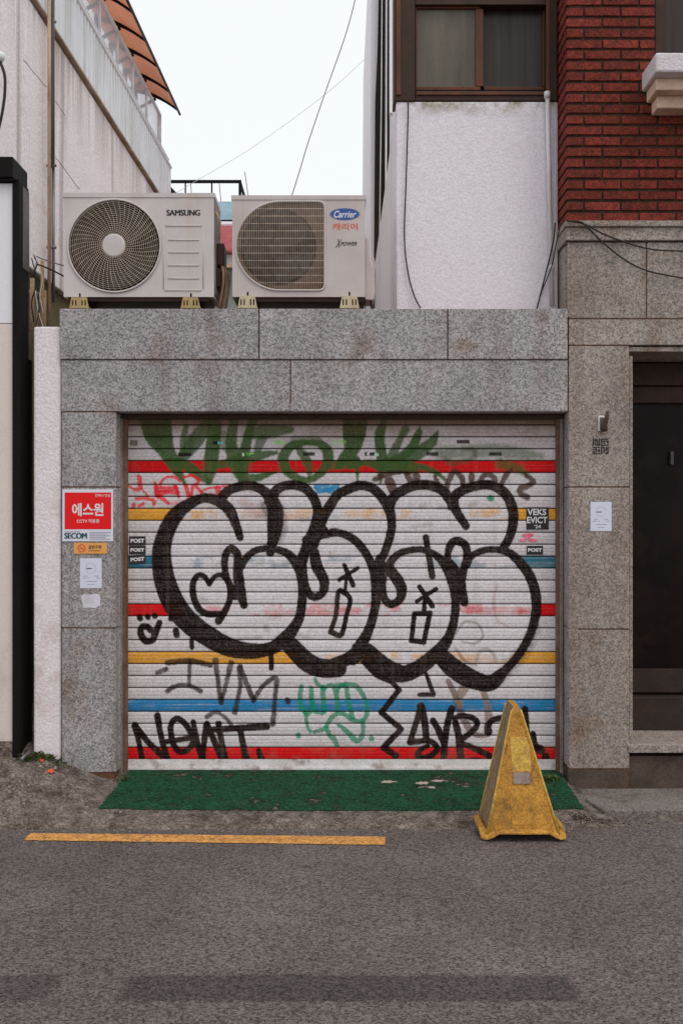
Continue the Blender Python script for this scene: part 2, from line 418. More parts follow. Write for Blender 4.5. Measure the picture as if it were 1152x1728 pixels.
def gedge(u): return -.50 - .03 * math.sin(u * 3) + .022 * (float(fbm(np.array(u * 9.), np.array(2.), 1, 81)) - .5)
ragged('painted_driveway', lambda u: (-1.30 + 2.64 * u, .19), lambda u: (-1.36 + 2.72 * u, gedge(u)), None,
       m_green, .004, n=260, m=40, amp=.004, zf=zpave)
# kerb slab in front of the right-hand building
mb = MB()
x = 1.36
for i, L in enumerate((.95, 1.0, 1.0, 1.0, 1.0)):
    mb.box(x + .004, x + L - .004, -.50, .02, RZ - .03, -.112 + .002 * (i % 2)); x += L
mb.v = [(vx + (.10 if (vx < 1.4 and vy < -.1) else 0), vy, vz) for vx, vy, vz in mb.v]
mb.build('kerb', m_kerb, kind='structure', bevel=.008)

# yellow no-parking line
def yl(px, py): d = F * (CAMH - RZ) / (py - HY); return ((px - CX) / F * d, d - CAMD)
def lerp2(a, b, u): return (a[0] + (b[0] - a[0]) * u, a[1] + (b[1] - a[1]) * u)
ragged('road_marking', lambda u: lerp2(yl(52, 1407), yl(650, 1413), u), lambda u: lerp2(yl(42, 1419), yl(650, 1427), u), None,
       m_yline, .004, n=200, m=2, amp=.004)
def splat(name, px, py, wpx, hpx, mat, y, off=.016, kind='structure', **kw):
    c = PX(px, py, y); mb = MB(); n = 18
    vs = [(c.x, c.y, 0)]
    for i in range(n):
        a = 2 * math.pi * i / n; r = random.uniform(.55, 1.1)
        vs.append((c.x + math.cos(a) * r * wpx / 2 / 290, c.y + math.sin(a) * r * hpx / 2 / 50, 0))
    vs = [(x, yy, float(zpave(np.array(x), np.array(yy))) + off) for x, yy, _ in vs]
    mb.add(vs, [(0, 1 + i, 1 + (i + 1) % n) for i in range(n)])
    return mb.build(name, mat, kind=kind, **kw)
for px, py, w, h, yy in ((655, 1315, 36, 5, -.06), (712, 1316, 32, 5, -.08), (738, 1313, 34, 4, -.04), (728, 1324, 22, 4, -.16)):
    splat('paint_chip', px, py, w * .85, h * .6, m_chip, yy, .006)
for px, py, w, h, yy in ((71, 1284, 11, 3.5, -.07), (86, 1296, 16, 5, -.17)):
    splat('spray_mark', px, py, w * .8, h * .8, m_spray, yy, .012)

# ------------------------------------------------------------------ garage with the roller shutter
garage = thing('garage', 'low grey granite garage front with a graffiti covered roller shutter', 'garage', (0, 0, RZ))
JY = .004
def panels(mb, rects, y0=0.0, y1=.09, gap=1.9):
    for a, b, c, d in rects: mb.pbox(a + gap / 2, b - gap / 2, c + gap / 2, d - gap / 2, y0, y1)
mb = MB()
panels(mb, [(100, 437, 520, 607), (437, 755, 520, 607), (755, 958, 520, 607)], -.008)
panels(mb, [(103, 490, 607, 695), (490, 958, 607, 695)])
panels(mb, [(104, 197, 695, 822), (104, 197, 822, 1060), (104, 197, 1060, 1304)])
# jamb returns
for a, b in ((695, 822), (822, 1060), (1060, 1304)):
    mb.box(xw(197) - .06, xw(197), .092, .30, zw(b) + .002, zw(a) - .002)
    mb.box(xw(958) + .002, xw(958) + .06, .004, .30, zw(min(b, 1296)) + .002, zw(a) - .002)
mb.box(xw(197) + .001, xw(957), .004, .30, zw(695) + .001, zw(695) + .05)
mb.build('wall', m_granite, garage, bevel=.004)
mb = MB()   # mortar behind the slabs, roof slab, side walls
mb.box(xw(104), xw(957), .005, .30, zw(694) + .055, zw(521))
mb.box(xw(105), xw(196) - .005, .005, .6, RZ, zw(694))
mb.build('mortar_joint', m_mortar, garage)
mb = MB()
mb.box(xw(103), xw(957), .31, 4.2, zw(560), zw(524))
mb.box(xw(103), xw(103) + .15, .61, 4.2, RZ, zw(561))
mb.box(xw(958) - .02, xw(958) + .1, .31, 4.2, RZ, zw(561))
mb.box(xw(103), xw(957), 4.2, 4.3, RZ, zw(561))
mb.build('roof', m_granite_warm, garage)

# --- the shutter curtain: dense slatted sheet, paint held in a colour attribute
SY = .18
sc = (CAMD + SY) / F
PITCH, TOP0 = 20.16, 717.0
tt = [0, .02, .045, .07, .1, .16, .22, .28, .33, .36, .39, .43, .5, .57, .62, .65, .68, .72, .8, .88, .93, .965, .985]
def prof(t):
    y = -.0035 * math.sin(math.pi * min(max((t - .05) / .9, 0), 1)) ** .6
    if t < .055: y += .014 * (1 - t / .055)
    if t > .95: y += .010 * ((t - .95) / .05)
    for g in (.36, .65): y += .0016 * math.exp(-((t - g) / .022) ** 2)
    return y
rows = []
for k in range(-1, 28):
    for t in tt: rows.append((TOP0 + PITCH * (k + t), prof(t), k, t))
pys = np.array([r[0] for r in rows]); yof = np.array([r[1] for r in rows]); kk = np.array([r[2] for r in rows]); tv = np.array([r[3] for r in rows])
X0, X1, DX = 206.0, 946.0, .9
pxs = np.arange(X0, X1, DX)
NX, NY = len(pxs), len(pys)
PXg, PYg = np.meshgrid(pxs, pys)

# enamel of the slats
C = np.zeros((NY, NX, 3))
white = np.array(W(172, 165, 166)); red = np.array((.70, .012, .014)); orng = np.array((.80, .37, .055)); teal = np.array((.035, .17, .24)); blue = np.array((.035, .22, .46))
C[:] = white
C *= (1 + (fbm(PXg, PYg, .02, 30)[..., None] - .5) * .10)
bandcol = {3: red, 7: orng, 11: teal, 15: red, 19: orng, 23: blue, 27: red}
for k, c in bandcol.items():
    C[kk == k] = c * (1 + (vnoise(PXg[kk == k], PYg[kk == k], .5, 31)[..., None] - .5) * .12)
for k in (19, 23, 11):
    sel = kk == k; w_ = np.clip((fbm(PXg[sel] * .10, PYg[sel] * 1.8, .2, 90 + k) - .56) / .12, 0, 1)[..., None] * .3
    C[sel] = C[sel] * (1 - w_) + white * .8 * w_
def blend(mask, colr, a=1.0):
    global C
    m = (np.clip(mask, 0, 1) * a)[..., None]
    C = C * (1 - m) + np.array(colr) * m
jit = (fbm(PXg, PYg, .35, 40, 3) - .5)
grain = fbm(PXg, PYg, .9, 44, 2)
def catmull(p):
    p = np.array(p, float)
    if len(p) < 3:
        n = max(2, int(np.hypot(*(p[1] - p[0])[:2]) / 1.2)); u = np.linspace(0, 1, n)[:, None]
        return p[0] * (1 - u) + p[1] * u
    q = np.vstack([2 * p[0] - p[1], p, 2 * p[-1] - p[-2]]); out = []
    for i in range(1, len(q) - 2):
        L = np.hypot(*(q[i + 1] - q[i])[:2]); n = max(2, int(L / 1.2)); u = np.linspace(0, 1, n, endpoint=False)[:, None]
        a, b, c, d = q[i - 1], q[i], q[i + 1], q[i + 2]
        out.append(.5 * (2 * b + (c - a) * u + (2 * a - 5 * b + 4 * c - d) * u ** 2 + (3 * b - a - 3 * c + d) * u ** 3))
    return np.vstack(out + [p[-1:]])
FR = {'P': (0, 0, 1), 'A': (200, 680, 3.0316), 'B': (560, 680, 2.88), 'C': (200, 900, 3.0316), 'D': (560, 900, 2.88), 'E': (200, 1060, 3.0316),
      'F': (560, 1060, 2.88), 'G': (210, 700, 5.76), 'H': (400, 700, 5.76), 'I': (590, 700, 5.76), 'J': (760, 700, 5.76), 'K': (490, 1130, 5.76), 'L': (740, 1120, 5.76)}
def pts(s, r=None, straight=False):
    """'A620,690,6 B10,20' -> list of (px,py,r) in picture coordinates on the shutter"""
    out = []; fr = None; cr = r
    for tok in s.split():
        if tok[0].isalpha(): fr = FR[tok[0]]; tok = tok[1:]
        v = [float(q) for q in tok.split(',')]
        if len(v) > 2: cr = v[2]
        out.append((fr[0] + v[0] / fr[2], fr[1] + v[1] / fr[2], cr))
    return out
GROW = 0.0
def stroke(s, colr, r=None, a=1.0, soft=1.6, curve=True, jitter=1.6, mask=None):
    own = mask is None
    if own: mask = np.zeros((NY, NX))
    p = [(x_, y_, q_ + GROW) for x_, y_, q_ in pts(s, r)]
    if len(p) == 1: q = np.array(p, float)
    elif curve: q = catmull(p)
    else: q = np.vstack([catmull(p[i:i + 2]) for i in range(len(p) - 1)])
    for x, y, rr in q:
        rr = max(rr, .6); w = rr + soft * 2 + 2
        i0, i1 = np.searchsorted(pxs, (x - w, x + w)); j0, j1 = np.searchsorted(pys, (y - w, y + w))
        if i0 >= i1 or j0 >= j1: continue
        d = np.hypot(PXg[j0:j1, i0:i1] - x, PYg[j0:j1, i0:i1] - y) + jit[j0:j1, i0:i1] * jitter
        mv = np.clip((rr - d) / soft + .5, 0, 1)
        sl = mask[j0:j1, i0:i1]; np.maximum(sl, mv, out=sl)
    if own:
        dark = sum(colr) < .1
        blend(mask * (1 - (.05 if dark else .12) * (grain > .62)), colr, min(1, a + .09) if dark else a)
    return mask
def polymask(poly):
    m = np.zeros((NY, NX), bool); n = len(poly)
    for i in range(n):
        (xa, ya), (xb, yb) = poly[i], poly[(i + 1) % n]
        if ya == yb: continue
        cond = ((ya > PYg) != (yb > PYg)) & (PXg < (xb - xa) * (PYg - ya) / (yb - ya) + xa)
        m ^= cond
    return m
def rect(x0, x1, y0, y1, colr, a=1.0, soft=.8):
    d = np.minimum(np.minimum(PXg - x0, x1 - PXg), np.minimum(PYg - y0, y1 - PYg)) + jit * 1.2
    blend(np.clip(d / soft + .5, 0, 1), colr, a)

BLK = (.016, .009, .008); OLV = (.055, .115, .028); OLVD = (.05, .055, .022); BRN = W(78, 48, 34); RED = W(196, 24, 40); TGR = W(22, 112, 80); LBR = W(112, 92, 76)
# --- grime on the topmost slats, with the lintel's shade painted into it
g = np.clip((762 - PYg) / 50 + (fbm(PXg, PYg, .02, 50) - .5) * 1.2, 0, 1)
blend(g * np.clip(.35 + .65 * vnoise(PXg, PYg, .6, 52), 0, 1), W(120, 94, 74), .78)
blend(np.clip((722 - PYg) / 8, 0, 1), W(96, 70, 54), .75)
# --- olive green roller tag along the top
for s, a in (('G300,40,26 330,180,24 400,330,15 480,480,11 560,620,5 600,700,1.5', .88),
             ('G800,90,10 700,240,13 600,370,10 530,430,6', .8), ('G600,120,5 570,250,5 560,390,5', .75), ('G640,240,9 620,340,9', .6),
             ('G450,460,8 600,490,9 720,580,9 825,650,4', .88),
             ('G880,110,12 860,300,12 835,500,12 820,650,6', .88), ('G1060,70,8 1040,290,10 1090,500,12 1160,640,7', .85),
             ('G860,500,6 960,480,7 1080,450,10', .85), ('G940,230,14 1010,300,12', .55),
             ('H150,60,7 100,240,8 60,430,11 60,600,10 180,615,7 300,580,4.5 390,555,1.5', .88), ('H60,440,9 200,400,8 385,365,3', .85),
             ('H110,190,8 230,170,12 330,160,12 520,140,6', .78), ('H240,240,8 200,330,7', .7),
             ('H640,270,6 520,310,8 450,410,9 470,520,9 560,600,7 680,635,6 800,575,7 880,460,9 870,340,9 780,275,6 640,270,5', .88),
             ('H600,330,6 660,420,8 700,520,6 700,620,2', .8), ('H560,250,8 780,250,8', .5),
             ('I50,80,20 40,200,19 20,330,13 -60,440,10 -110,500,6', .9), ('I60,440,7 72,560,3 75,680,.8', .9),
             ('I340,60,4 300,150,8 290,250,9 310,420,9 300,560,6 300,660,2', .88), ('I540,140,7 480,250,6 400,420,9', .8),
             ('I680,120,2 660,200,7 600,320,8 480,420,8 360,480,10', .88), ('I850,160,2 800,260,8 680,360,11 560,430,11 420,500,12', .85),
             ('I0,500,6 150,470,5 330,500,10 560,510,10 700,510,6 850,570,4.5 935,645,1.5', .88),
             ('I-180,490,8 -60,480,9 60,470,8', .7)):
    stroke(s, OLV, None, min(1, a * 1.1), soft=3, jitter=3)
stroke('G300,30,26 330,150,20', OLVD, None, .5, soft=12)
stroke('I50,60,20 40,160,18', OLVD, None, .5, soft=10)
stroke('J-120,370,10 0,370,11 200,360,11 450,350,12 700,380,11 880,400,5', OLV, None, .62, soft=9, jitter=8)
stroke('J480,480,8 640,520,8 740,580,5', OLV, None, .8, soft=6, jitter=6)
stroke('J-60,420,4 0,470,5 150,450,4 230,400,4 220,340,4 120,330,3', W(70, 62, 44), None, .6, soft=4)
g = np.clip((740 - PYg) / 30 + (fbm(PXg, PYg, .03, 54) - .5) * 1.0, 0, 1)  # more grime and painted lintel shade, laid over the green tag
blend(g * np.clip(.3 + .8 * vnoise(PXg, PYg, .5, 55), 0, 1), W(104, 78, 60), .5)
# --- small marks and vents in the upper slats
for cx, cy, w in ((312, 767, 22), (366, 747, 14), (521, 766, 20), (624, 766, 18), (781, 745.6, 22), (729, 766, 20), (835, 766, 21)):
    rect(cx - w / 2, cx + w / 2, cy - 3, cy + 3, W(26, 20, 20), .93)
rect(220, 233, 743, 752, W(84, 70, 62), .8)
rect(546, 559, 929, 938, W(96, 82, 72), .8)
for cx, cy, w, c in ((471, 746.5, 16, W(110, 200, 80)), (574, 746.5, 20, W(120, 190, 90)), (422, 767.5, 12, W(110, 210, 80)), (411, 767, 4, W(190, 190, 180)), (372, 747, 8, W(90, 170, 160)), (635, 767, 7, W(180, 210, 190)), (621, 765, 4, W(230, 240, 235))):
    m = polymask([(cx - w / 2, cy - 3), (cx + w / 2, cy - 3), (cx + w / 2, cy + 3), (cx - w / 2, cy + 3)]) * (vnoise(PXg, PYg, .55, int(cx)) > .42)
    blend(m.astype(float), c, .9)
# --- red tag on the left
for s in ('G145,600,4 152,660,4.5 155,715,4 100,725,3 20,680,2', 'G170,720,1.6 235,795,1.6', 'G115,815,2.5 220,815,2.8 285,835,3.5 290,862,3.5',
          'G90,880,4 88,900,3', 'G185,865,3 145,885,3', 'G300,665,3 325,790,5', 'G350,670,3 400,615,2.4 480,602,2.6 545,645,2.4',
          'G320,720,6 420,722,5 505,712,4', 'G320,778,4.5 420,752,4 520,758,3.5', 'G500,700,3.5 530,795,3', 'G350,800,4 430,862,2.6',
          'G580,605,2 660,592,2.8 725,635,3 700,690,3 760,765,2.4', 'G600,690,4 622,785,3.6', 'G665,690,3 650,795,2.6', 'G740,750,2 830,712,2 1040,690,2', 'G905,712,5 925,770,5'):
    stroke(s, RED, None, .88, soft=1.6, jitter=3)
stroke('G430,862,3 560,855,4 660,810,6', RED, None, .45, soft=4, jitter=6)
stroke('G700,780,3 900,775,3 1000,740,3', RED, None, .4, soft=4, jitter=6)
GROW = .5
# --- brown tag on the right
for s in ('I245,625,4 330,590,4.5 470,560,3 600,565,2', 'I385,650,8 420,730,8', 'I550,572,4 590,655,5', 'I645,590,6 650,655,5', 'I825,600,3 862,690,4',
          'I930,725,4 970,620,4.5 1010,555,5 1050,570,4.5 1090,620,4.5 1100,690,4', 'J202,590,5 202,665,4', 'J280,655,4 320,592,4 385,585,4 425,625,4.5 430,665,4',
          'J480,692,3 525,605,4 580,540,3.5', 'J720,585,2.5 800,645,4.5 750,690,4.5 670,722,4.5 690,775,4.5 742,802,5'):
    stroke(s, (.075, .035, .022), None, .92, soft=2.4, jitter=3)
# --- small blue tag
for s in ('H760,700,3 830,690,3 900,705,3 975,690,3', 'H765,720,3 860,730,3 960,715,3 995,735,2.5', 'H785,752,3 850,740,3 930,748,3 970,738,3'):
    stroke(s, (.015, .26, .52), None, .9, soft=1.4, jitter=4)
GROW = 0
# --- white fill inside the big letters
outl = [(275, 930), (279, 900), (296, 868), (316, 851), (342, 842), (368, 842), (388, 828), (411, 820), (434, 822), (457, 833), (470, 823), (490, 818), (513, 823), (530, 842), (537, 865), (546, 872), (567, 853), (581, 829), (605, 819), (626, 822), (643, 836), (655, 850), (678, 829), (699, 820), (723, 819), (744, 826), (760, 843), (782, 829), (803, 819), (827, 819), (848, 829), (862, 850), (866, 875), (860, 902), (850, 930), (876, 948), (893, 973), (904, 1004), (904, 1032), (897, 1060), (886, 1084), (869, 1108), (845, 1132), (817, 1145), (789, 1143), (765, 1129), (744, 1108), (730, 1110), (709, 1129), (685, 1139), (660, 1136), (636, 1119), (619, 1101), (591, 1120), (566, 1131), (540, 1127), (516, 1114), (497, 1094), (478, 1082), (457, 1093), (424, 1098), (385, 1091), (345, 1068), (316, 1042), (289, 1009), (274, 966)]
fill = polymask(outl).astype(float)
nz = fbm(PXg, PYg * 2.2, .03, 60)
thin = np.clip((nz - .55) / .12, 0, 1)
blend(fill * (1 - .45 * thin), np.array(W(176, 170, 172)), 1.0)
for x0, x1, y, c, a in ((318, 350, 868, orng, .75), (350, 372, 868, orng, .3), (400, 460, 868, orng, .25), (575, 640, 866, orng, .4), (788, 838, 866, orng, .6), (655, 680, 1106, orng, .5), (770, 836, 1110, orng, .45), (540, 590, 1110, orng, .45), (690, 735, 1112, orng, .45), (440, 505, 1034, red, .35), (560, 612, 1032, red, .4), (780, 900, 1030, red, .42), (870, 886, 1033, red, .6)):
    m = np.clip(np.minimum(PXg - x0, x1 - PXg) / 9, 0, 1) * np.clip((8 - np.abs(PYg - y)) / 3, 0, 1) * (vnoise(PXg, PYg, .12, int(x0)) * .9 + .4)
    blend(m * fill, c, a)
stroke('A640,510,8 690,540,9 740,560,7', W(150, 60, 60), None, .3, soft=8, jitter=8)
stroke('A740,520,7 770,590,6', W(60, 46, 44), None, .6, soft=9, jitter=8)
for s, r, a in (('A700,575 735,580', 3, .35), ('A930,600 975,598', 3, .4), ('C380,330 450,345', 5, .25), ('C740,150 700,160', 4, .25), ('C610,540 730,535', 3, .4), ('C750,480 760,490', 5, .35),
                ('C920,520 970,530', 4, .3), ('B400,600 480,590', 4, .3), ('B430,505 450,500', 4, .35), ('B520,510 560,510', 3, .4), ('B670,500 690,490', 4, .35), ('C780,430 830,425', 3, .3)):
    stroke(s, W(88, 80, 76), r, a, soft=4, jitter=6)
stroke('D600,490,1.5 640,432,2 705,440,2 732,500,2 690,535,2 630,525,1.5', W(96, 88, 80), None, .6, soft=2)
stroke('D700,620,3 725,565,3 775,575,3 795,620,3', W(110, 100, 90), None, .5, soft=3)
stroke('D800,250,2 785,330,3 800,420,2 850,450,2', W(140, 100, 90), None, .4, soft=3)
stroke('D600,560,2 650,625,3 700,640,2', W(70, 56, 44), None, .5, soft=3)
GROW = 1.3
# --- zigzag, hook and brown lines below (painted before the big letters)
stroke('F150,165,2.5 215,230,3 290,262,3 326,300,3.4 240,410,4 336,490,3.6 250,580,4.4 312,620,4 290,668,2.4', BLK, None, .92, soft=1.6, curve=False)
stroke('F455,218,2 492,322,3 425,324,2.6', BLK, None, .9, soft=1.5, curve=False)
stroke('L90,170,3 160,310,4 210,470,4.5 300,640,4.5 380,695,3.5 490,690,2.5', BRN, None, .75, soft=2)
stroke('L245,240,7 190,330,6 205,400,5', LBR, None, .8, soft=2.4)
stroke('L430,250,4 470,400,4.5 485,540,5.5', LBR, None, .85, soft=2.4)
stroke('L385,480,5 320,340,1.5', BLK, 1, .0)
# --- teal tag
for s in ('K110,160,2.6 95,260,2.8 110,370,3 160,425,3 200,380,3 203,180,3', 'K205,300,3 240,410,2.5', 'K240,90,1.6 260,140,2 312,165,2.4',
          'K312,170,3 325,405,3.2', 'K320,180,2.6 400,155,2.6 440,220,2.8 458,330,2.8 450,405,2.6', 'K455,210,2.2 480,165,2.4 535,160,2.6 562,300,2.8 600,462,3',
          'K440,155,2.2 550,140,2.8 640,162,2.8 710,260,2.8 742,350,2.6 738,440,2.6 690,500,3 600,488,2.6 520,430,2.4 450,430,2.4 380,490,2.8 330,570,2.6 230,605,2',
          'K150,420,2.2 158,530,1.8 190,600,1.4', 'K350,560,2.4 380,640,2.6 430,680,3 452,740,2.8', 'K470,540,2.2 560,612,3 640,690,3.4 692,650,2.8 706,560,2.4 695,500,2.4',
          'K260,410,2 310,425,2', 'K75,635,3.2 78,645,3.2', 'K785,668,3.4 786,674,3.4', 'J385,800,2.6 388,820,2.6', 'J368,812,2 405,812,2'):
    stroke(s, TGR, None, .85, soft=1.5, jitter=3)
# --- IVM
for s, r in (('E250,178 360,168 470,188', 4.2), ('E365,165 362,290', 2.6), ('E250,322 300,295 370,296 420,322', 3.4), ('E200,228 245,210', 3.4),
             ('E497,165,4 508,260,2.6 525,378,3.4', None), ('E525,378,3 552,280,2.6 576,178,4', None), ('E595,432,3.4 622,300,2.6 620,200,4', None), ('E620,200,3.4 690,368,3.4', None),
             ('E690,368,3 745,290,2.8 805,258,3.4 800,360,2.6 790,490,3.4', None), ('E865,368 866,374', 4), ('E455,452,3 500,430,2 550,460,2 580,500,2.6', None)):
    m_ = stroke(s, BLK, None if r is None else r - .6, soft=2.4, jitter=3, mask=np.zeros((NY, NX)))
    blend(m_ * (.72 + .45 * fbm(PXg, PYg, .12, 77)), (.035, .022, .016), .92)
# --- NOWT
for s, r in (('E85,498,4.8 105,580,3.6 125,690,4', None), ('E85,498,4.4 160,590,4 250,672,5', None), ('E200,448,4.6 218,550,3.8 250,672,4.4', None), ('E272,560 268,500 300,462 350,500 382,570 360,618 310,630 275,580 270,540', 4),
             ('E235,582 300,572 380,560', 3.4), ('E383,480,3.4 400,570,4 430,668,4.6', None), ('E430,668,4 440,570,4 452,490,4.4', None), ('E452,490,4 500,600,4.4 550,705,6', None), ('E512,490,4.4 530,590,4 552,700,5', None),
             ('E488,518,4 600,512,4.4 758,502,5', None), ('E622,515,4 640,610,4.4 660,700,6', None), ('E718,628,3.6 735,680,4.4 755,712,4.6', None), ('E284,722 286,726', 2.6)):
    stroke(s, BLK, r, .94, soft=1.6)
# --- SYRO
for s, r in (('F432,380,5.6 450,460,5 458,540,4.6', None), ('F432,385,4.4 405,470,4 378,555,4', None), ('F378,555,4 470,548,4 510,585,4 470,625,4.4 425,630,4.6 420,600,3.6 465,570,3', None),
             ('L0,660,4.4 42,745,5', None), ('F490,450,4.4 520,500,4.4', None), ('L125,440,5 90,560,4.6 60,720,4.8 45,965,5', None), ('L160,570,4.4 195,720,5 215,960,5.4', None),
             ('L150,530,4 230,505,3.6 330,530,4 372,580,4 330,650,4 200,750,4', None), ('L190,765,4 350,825,4 500,905,4.4 470,955,4.4 330,945,4.6 200,985,5.4', None),
             ('L480,665,5.6 478,600,5 530,545,4 610,525,4', None), ('L835,440,4.4 845,560,4.2 860,680,3', None), ('L912,680,4 930,790,5 985,835,6.4 1000,840,4', None), ('L1035,900,5 1042,990,5.4', None)):
    stroke(s, BLK, r, .94, soft=1.6)
GROW = .3
# --- the big letters
big = np.zeros((NY, NX))
halo = np.zeros((NY, NX))
for s in ('A622,688,6 600,620,7.4 565,545,9.5 500,498,9 430,488,8 350,525,10 290,578,13 245,660,14 222,750,15.5 C225,170,17 240,250,18 280,350,19 345,440,18.5 440,515,17.5 560,580,16 680,602,13 780,588,11 850,545,12',
          'C850,545,13 885,500,10 925,430,8 940,330,7.4 935,230,7.4 908,155,8 860,102,7 780,78,5.6 700,88,5.6 650,130,6 625,170,7',
          'C545,200,5.4 545,120,6 575,80,7 608,110,7 612,200,8.5 622,290,9 642,368,6.2', 'C540,150,5 560,235,4.6 598,320,7',
          'A520,500,9 560,450,8 640,424,8 710,432,8 762,470,9 800,540,13 800,630,13 790,700,9.5 776,765,7',
          'A775,500,10 815,440,8 880,420,8 950,435,8 1000,490,8 1018,560,8 1000,640,8.4 965,720,8.4 945,800,8 C938,150,8 950,250,7 975,310,6.6 1010,325,6.6 1045,300,7 1050,240,8.6 1015,170,9.6 1000,100,8.6',
          'C935,140,9 970,60,9 1020,15,7.4 1110,-5,6.4 D0,-6,6 60,5,6.6 120,42,7 172,110,7 207,190,8.6 216,280,9 205,380,7.4 178,470,8 140,540,10 90,600,10 0,648,13 C1120,690,15 1030,688,16 960,655,16 895,590,15 855,550,13',
          'A960,700,7 1010,680,7 1050,650,7', 'A1000,730,7 1040,600,9 1085,520,8.6 1120,470,8 B60,428,8 130,402,8 190,412,8 240,455,8.4 278,520,8.4 290,590,7.4 278,660,7 250,740,7 D232,130,8.4 235,190,11.5 240,260,8 255,320,6.6 290,344,6.6 328,320,7 338,270,9 310,215,9.6 280,175,9 285,140,7 320,102,6 370,84,5.6 440,80,5.6 510,112,6.4 560,170,9 590,250,9 600,330,7.4 592,420,7 568,500,8.4 520,570,11.5 440,640,13 360,680,14 290,670,16 220,625,16 165,575,15 130,560,12',
          'D140,575,11 100,610,11', 'B275,510,9 300,455,8.6 345,425,8.4 400,402,8.4 470,400,8.4 530,422,8.4 572,470,8.6 612,540,7.4 650,598,6.4',
          'B585,500,9 600,450,8.4 645,420,8.2 705,402,8.2 770,400,8.2 832,432,8.4 868,490,8.6 880,560,8.4 865,640,7.6 828,712,7',
          'D650,150,8 670,118,6 710,92,5.6 770,78,5.6 850,90,6.6 912,142,8 962,212,8.4 988,300,8.4 990,380,8 972,460,7.4 942,530,7 900,598,7 852,652,7.5 815,690,10 780,722,13 740,728,14 660,700,16.5 590,655,16.5 530,600,14',
          'D480,610,11 520,590,12', 'B455,655,5.6 466,720,5 D486,208,5.4', 'D565,190,6 562,100,5.6 580,50,7 612,38,7 648,62,6.8 655,120,7 635,190,7 625,250,8.4 642,335,7', 'D575,150,8 605,210,10 610,300,9',
          ):
    stroke(s, BLK, None, 1, soft=1.5, mask=big, jitter=1.6)
    stroke(s, BLK, None, 1, soft=9, mask=halo, jitter=7)
blend(halo * .6 * (grain * .6 + .5), BLK, .25)
stroke('D985,470,6 940,560,9 870,640,10 830,690,8', BLK, None, .42, soft=12, jitter=12)
stroke('A830,540,6 840,640,7 820,700,5', BLK, None, .4, soft=8, jitter=8)
blend(big * (1 - .10 * (grain > .62)), BLK, 1.0)
GROW = 1.3
# --- fine details inside the letters
for s, r in (('C465,258,3.4 440,222,3.4 408,215,3.6 382,255,4.2 385,325,4.6 412,385,4.6 455,412,4.6 520,412,4.2', None), ('C465,258,3.2 492,222,3 530,215,3.4 565,258,4.2 572,325,4.2 548,392,4.4 512,448,5.4', None),
             ('D60,155,2.6 102,252,3.2', None), ('D126,168,2 35,226,2.4', None), ('D72,200,1.6 62,290,2', None), ('D-8,480,3 18,400,2.8 30,290,3 55,285,3.6 88,322,3 70,400,2.8 45,492,3.4 0,482,3.6', None),
             ('D425,260,2.8 486,352,3.6', None), ('D505,270,2.4 410,332,2', None), ('D452,300,2 446,378,3', None), ('D385,522,3 400,390,3 475,388,3.4 445,530,3.2 385,520,3.4', None),
             ('C108,430 112,436', 3.8), ('C150,425 152,428', 3.6), ('C185,420 187,424', 3.6), ('C150,478,4.4 120,480,4.4 115,515,4.6 140,550,4.8 175,545,4.6 190,510,4.6 210,458,4', None), ('C150,480 168,498', 4), ('C295,500 298,520', 4.4), ('C375,540 376,585', 2.8), ('C780,600 782,690', 3.2),
             ('C268,430 268,440', 3)):
    stroke(s, BLK, r, .92, soft=1.6, curve=('D385,522' not in s))
# --- dirt lodged in the slat joints, streaks down the sheet
g = (np.where((tv < .035) | (tv > .96), 1.0, 0.0) + np.where((tv > .84) & (tv <= .95), .12, 0) )[:, None] * (.8 + .35 * vnoise(PXg, PYg, .08, 73))
blend(g, (.03, .02, .015), .88)
g = (np.exp(-((tv - .36) / .03) ** 2) + np.exp(-((tv - .65) / .03) ** 2))[:, None] * vnoise(PXg, PYg, .07, 74)
blend(g, (.2, .17, .15), .35)
st = np.clip((fbm(PXg * 1.0, PYg * .04, .12, 70) - .6) / .15, 0, 1)
blend(st, W(120, 100, 86), .12)
g = np.clip((PYg - 1225) / 60, 0, 1) * np.clip((fbm(PXg, PYg, .05, 71) - .5) * 5, 0, 1)
blend(g, W(110, 92, 78), .25)

V = np.stack([(PXg - CX) * sc, SY + np.repeat(yof[:, None], NX, 1), CAMH - (PYg - HY) * sc], -1).reshape(-1, 3)
V = V - np.array(garage.location)
me = bpy.data.meshes.new('shutter_curtain')
nf = (NX - 1) * (NY - 1)
me.vertices.add(NX * NY); me.vertices.foreach_set('co', V.ravel())
I, J = np.meshgrid(np.arange(NX - 1), np.arange(NY - 1))
a0 = (J * NX + I).ravel()
quads = np.stack([a0, a0 + NX, a0 + NX + 1, a0 + 1], -1).ravel()
me.loops.add(nf * 4); me.loops.foreach_set('vertex_index', quads)
me.polygons.add(nf); me.polygons.foreach_set('loop_start', np.arange(nf) * 4); me.polygons.foreach_set('loop_total', np.full(nf, 4))
me.update(calc_edges=True); me.validate()
me.polygons.foreach_set('use_smooth', np.ones(nf, bool))
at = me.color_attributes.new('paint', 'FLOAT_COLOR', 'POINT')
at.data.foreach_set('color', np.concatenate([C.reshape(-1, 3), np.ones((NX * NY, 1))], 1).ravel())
me.materials.append(m_shutter)
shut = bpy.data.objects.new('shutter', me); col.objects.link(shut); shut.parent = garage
shut['label'] = 'slatted steel roller shutter under black bubble letters and coloured bands'
ORI[shut.name] = Vector(garage.location)
mb = MB(); mb.pbox(213, 939, 1281.6, 1300, SY - .006, SY + .02); mb.pbox(213, 939, 1295, 1299, SY - .012, SY - .0065)
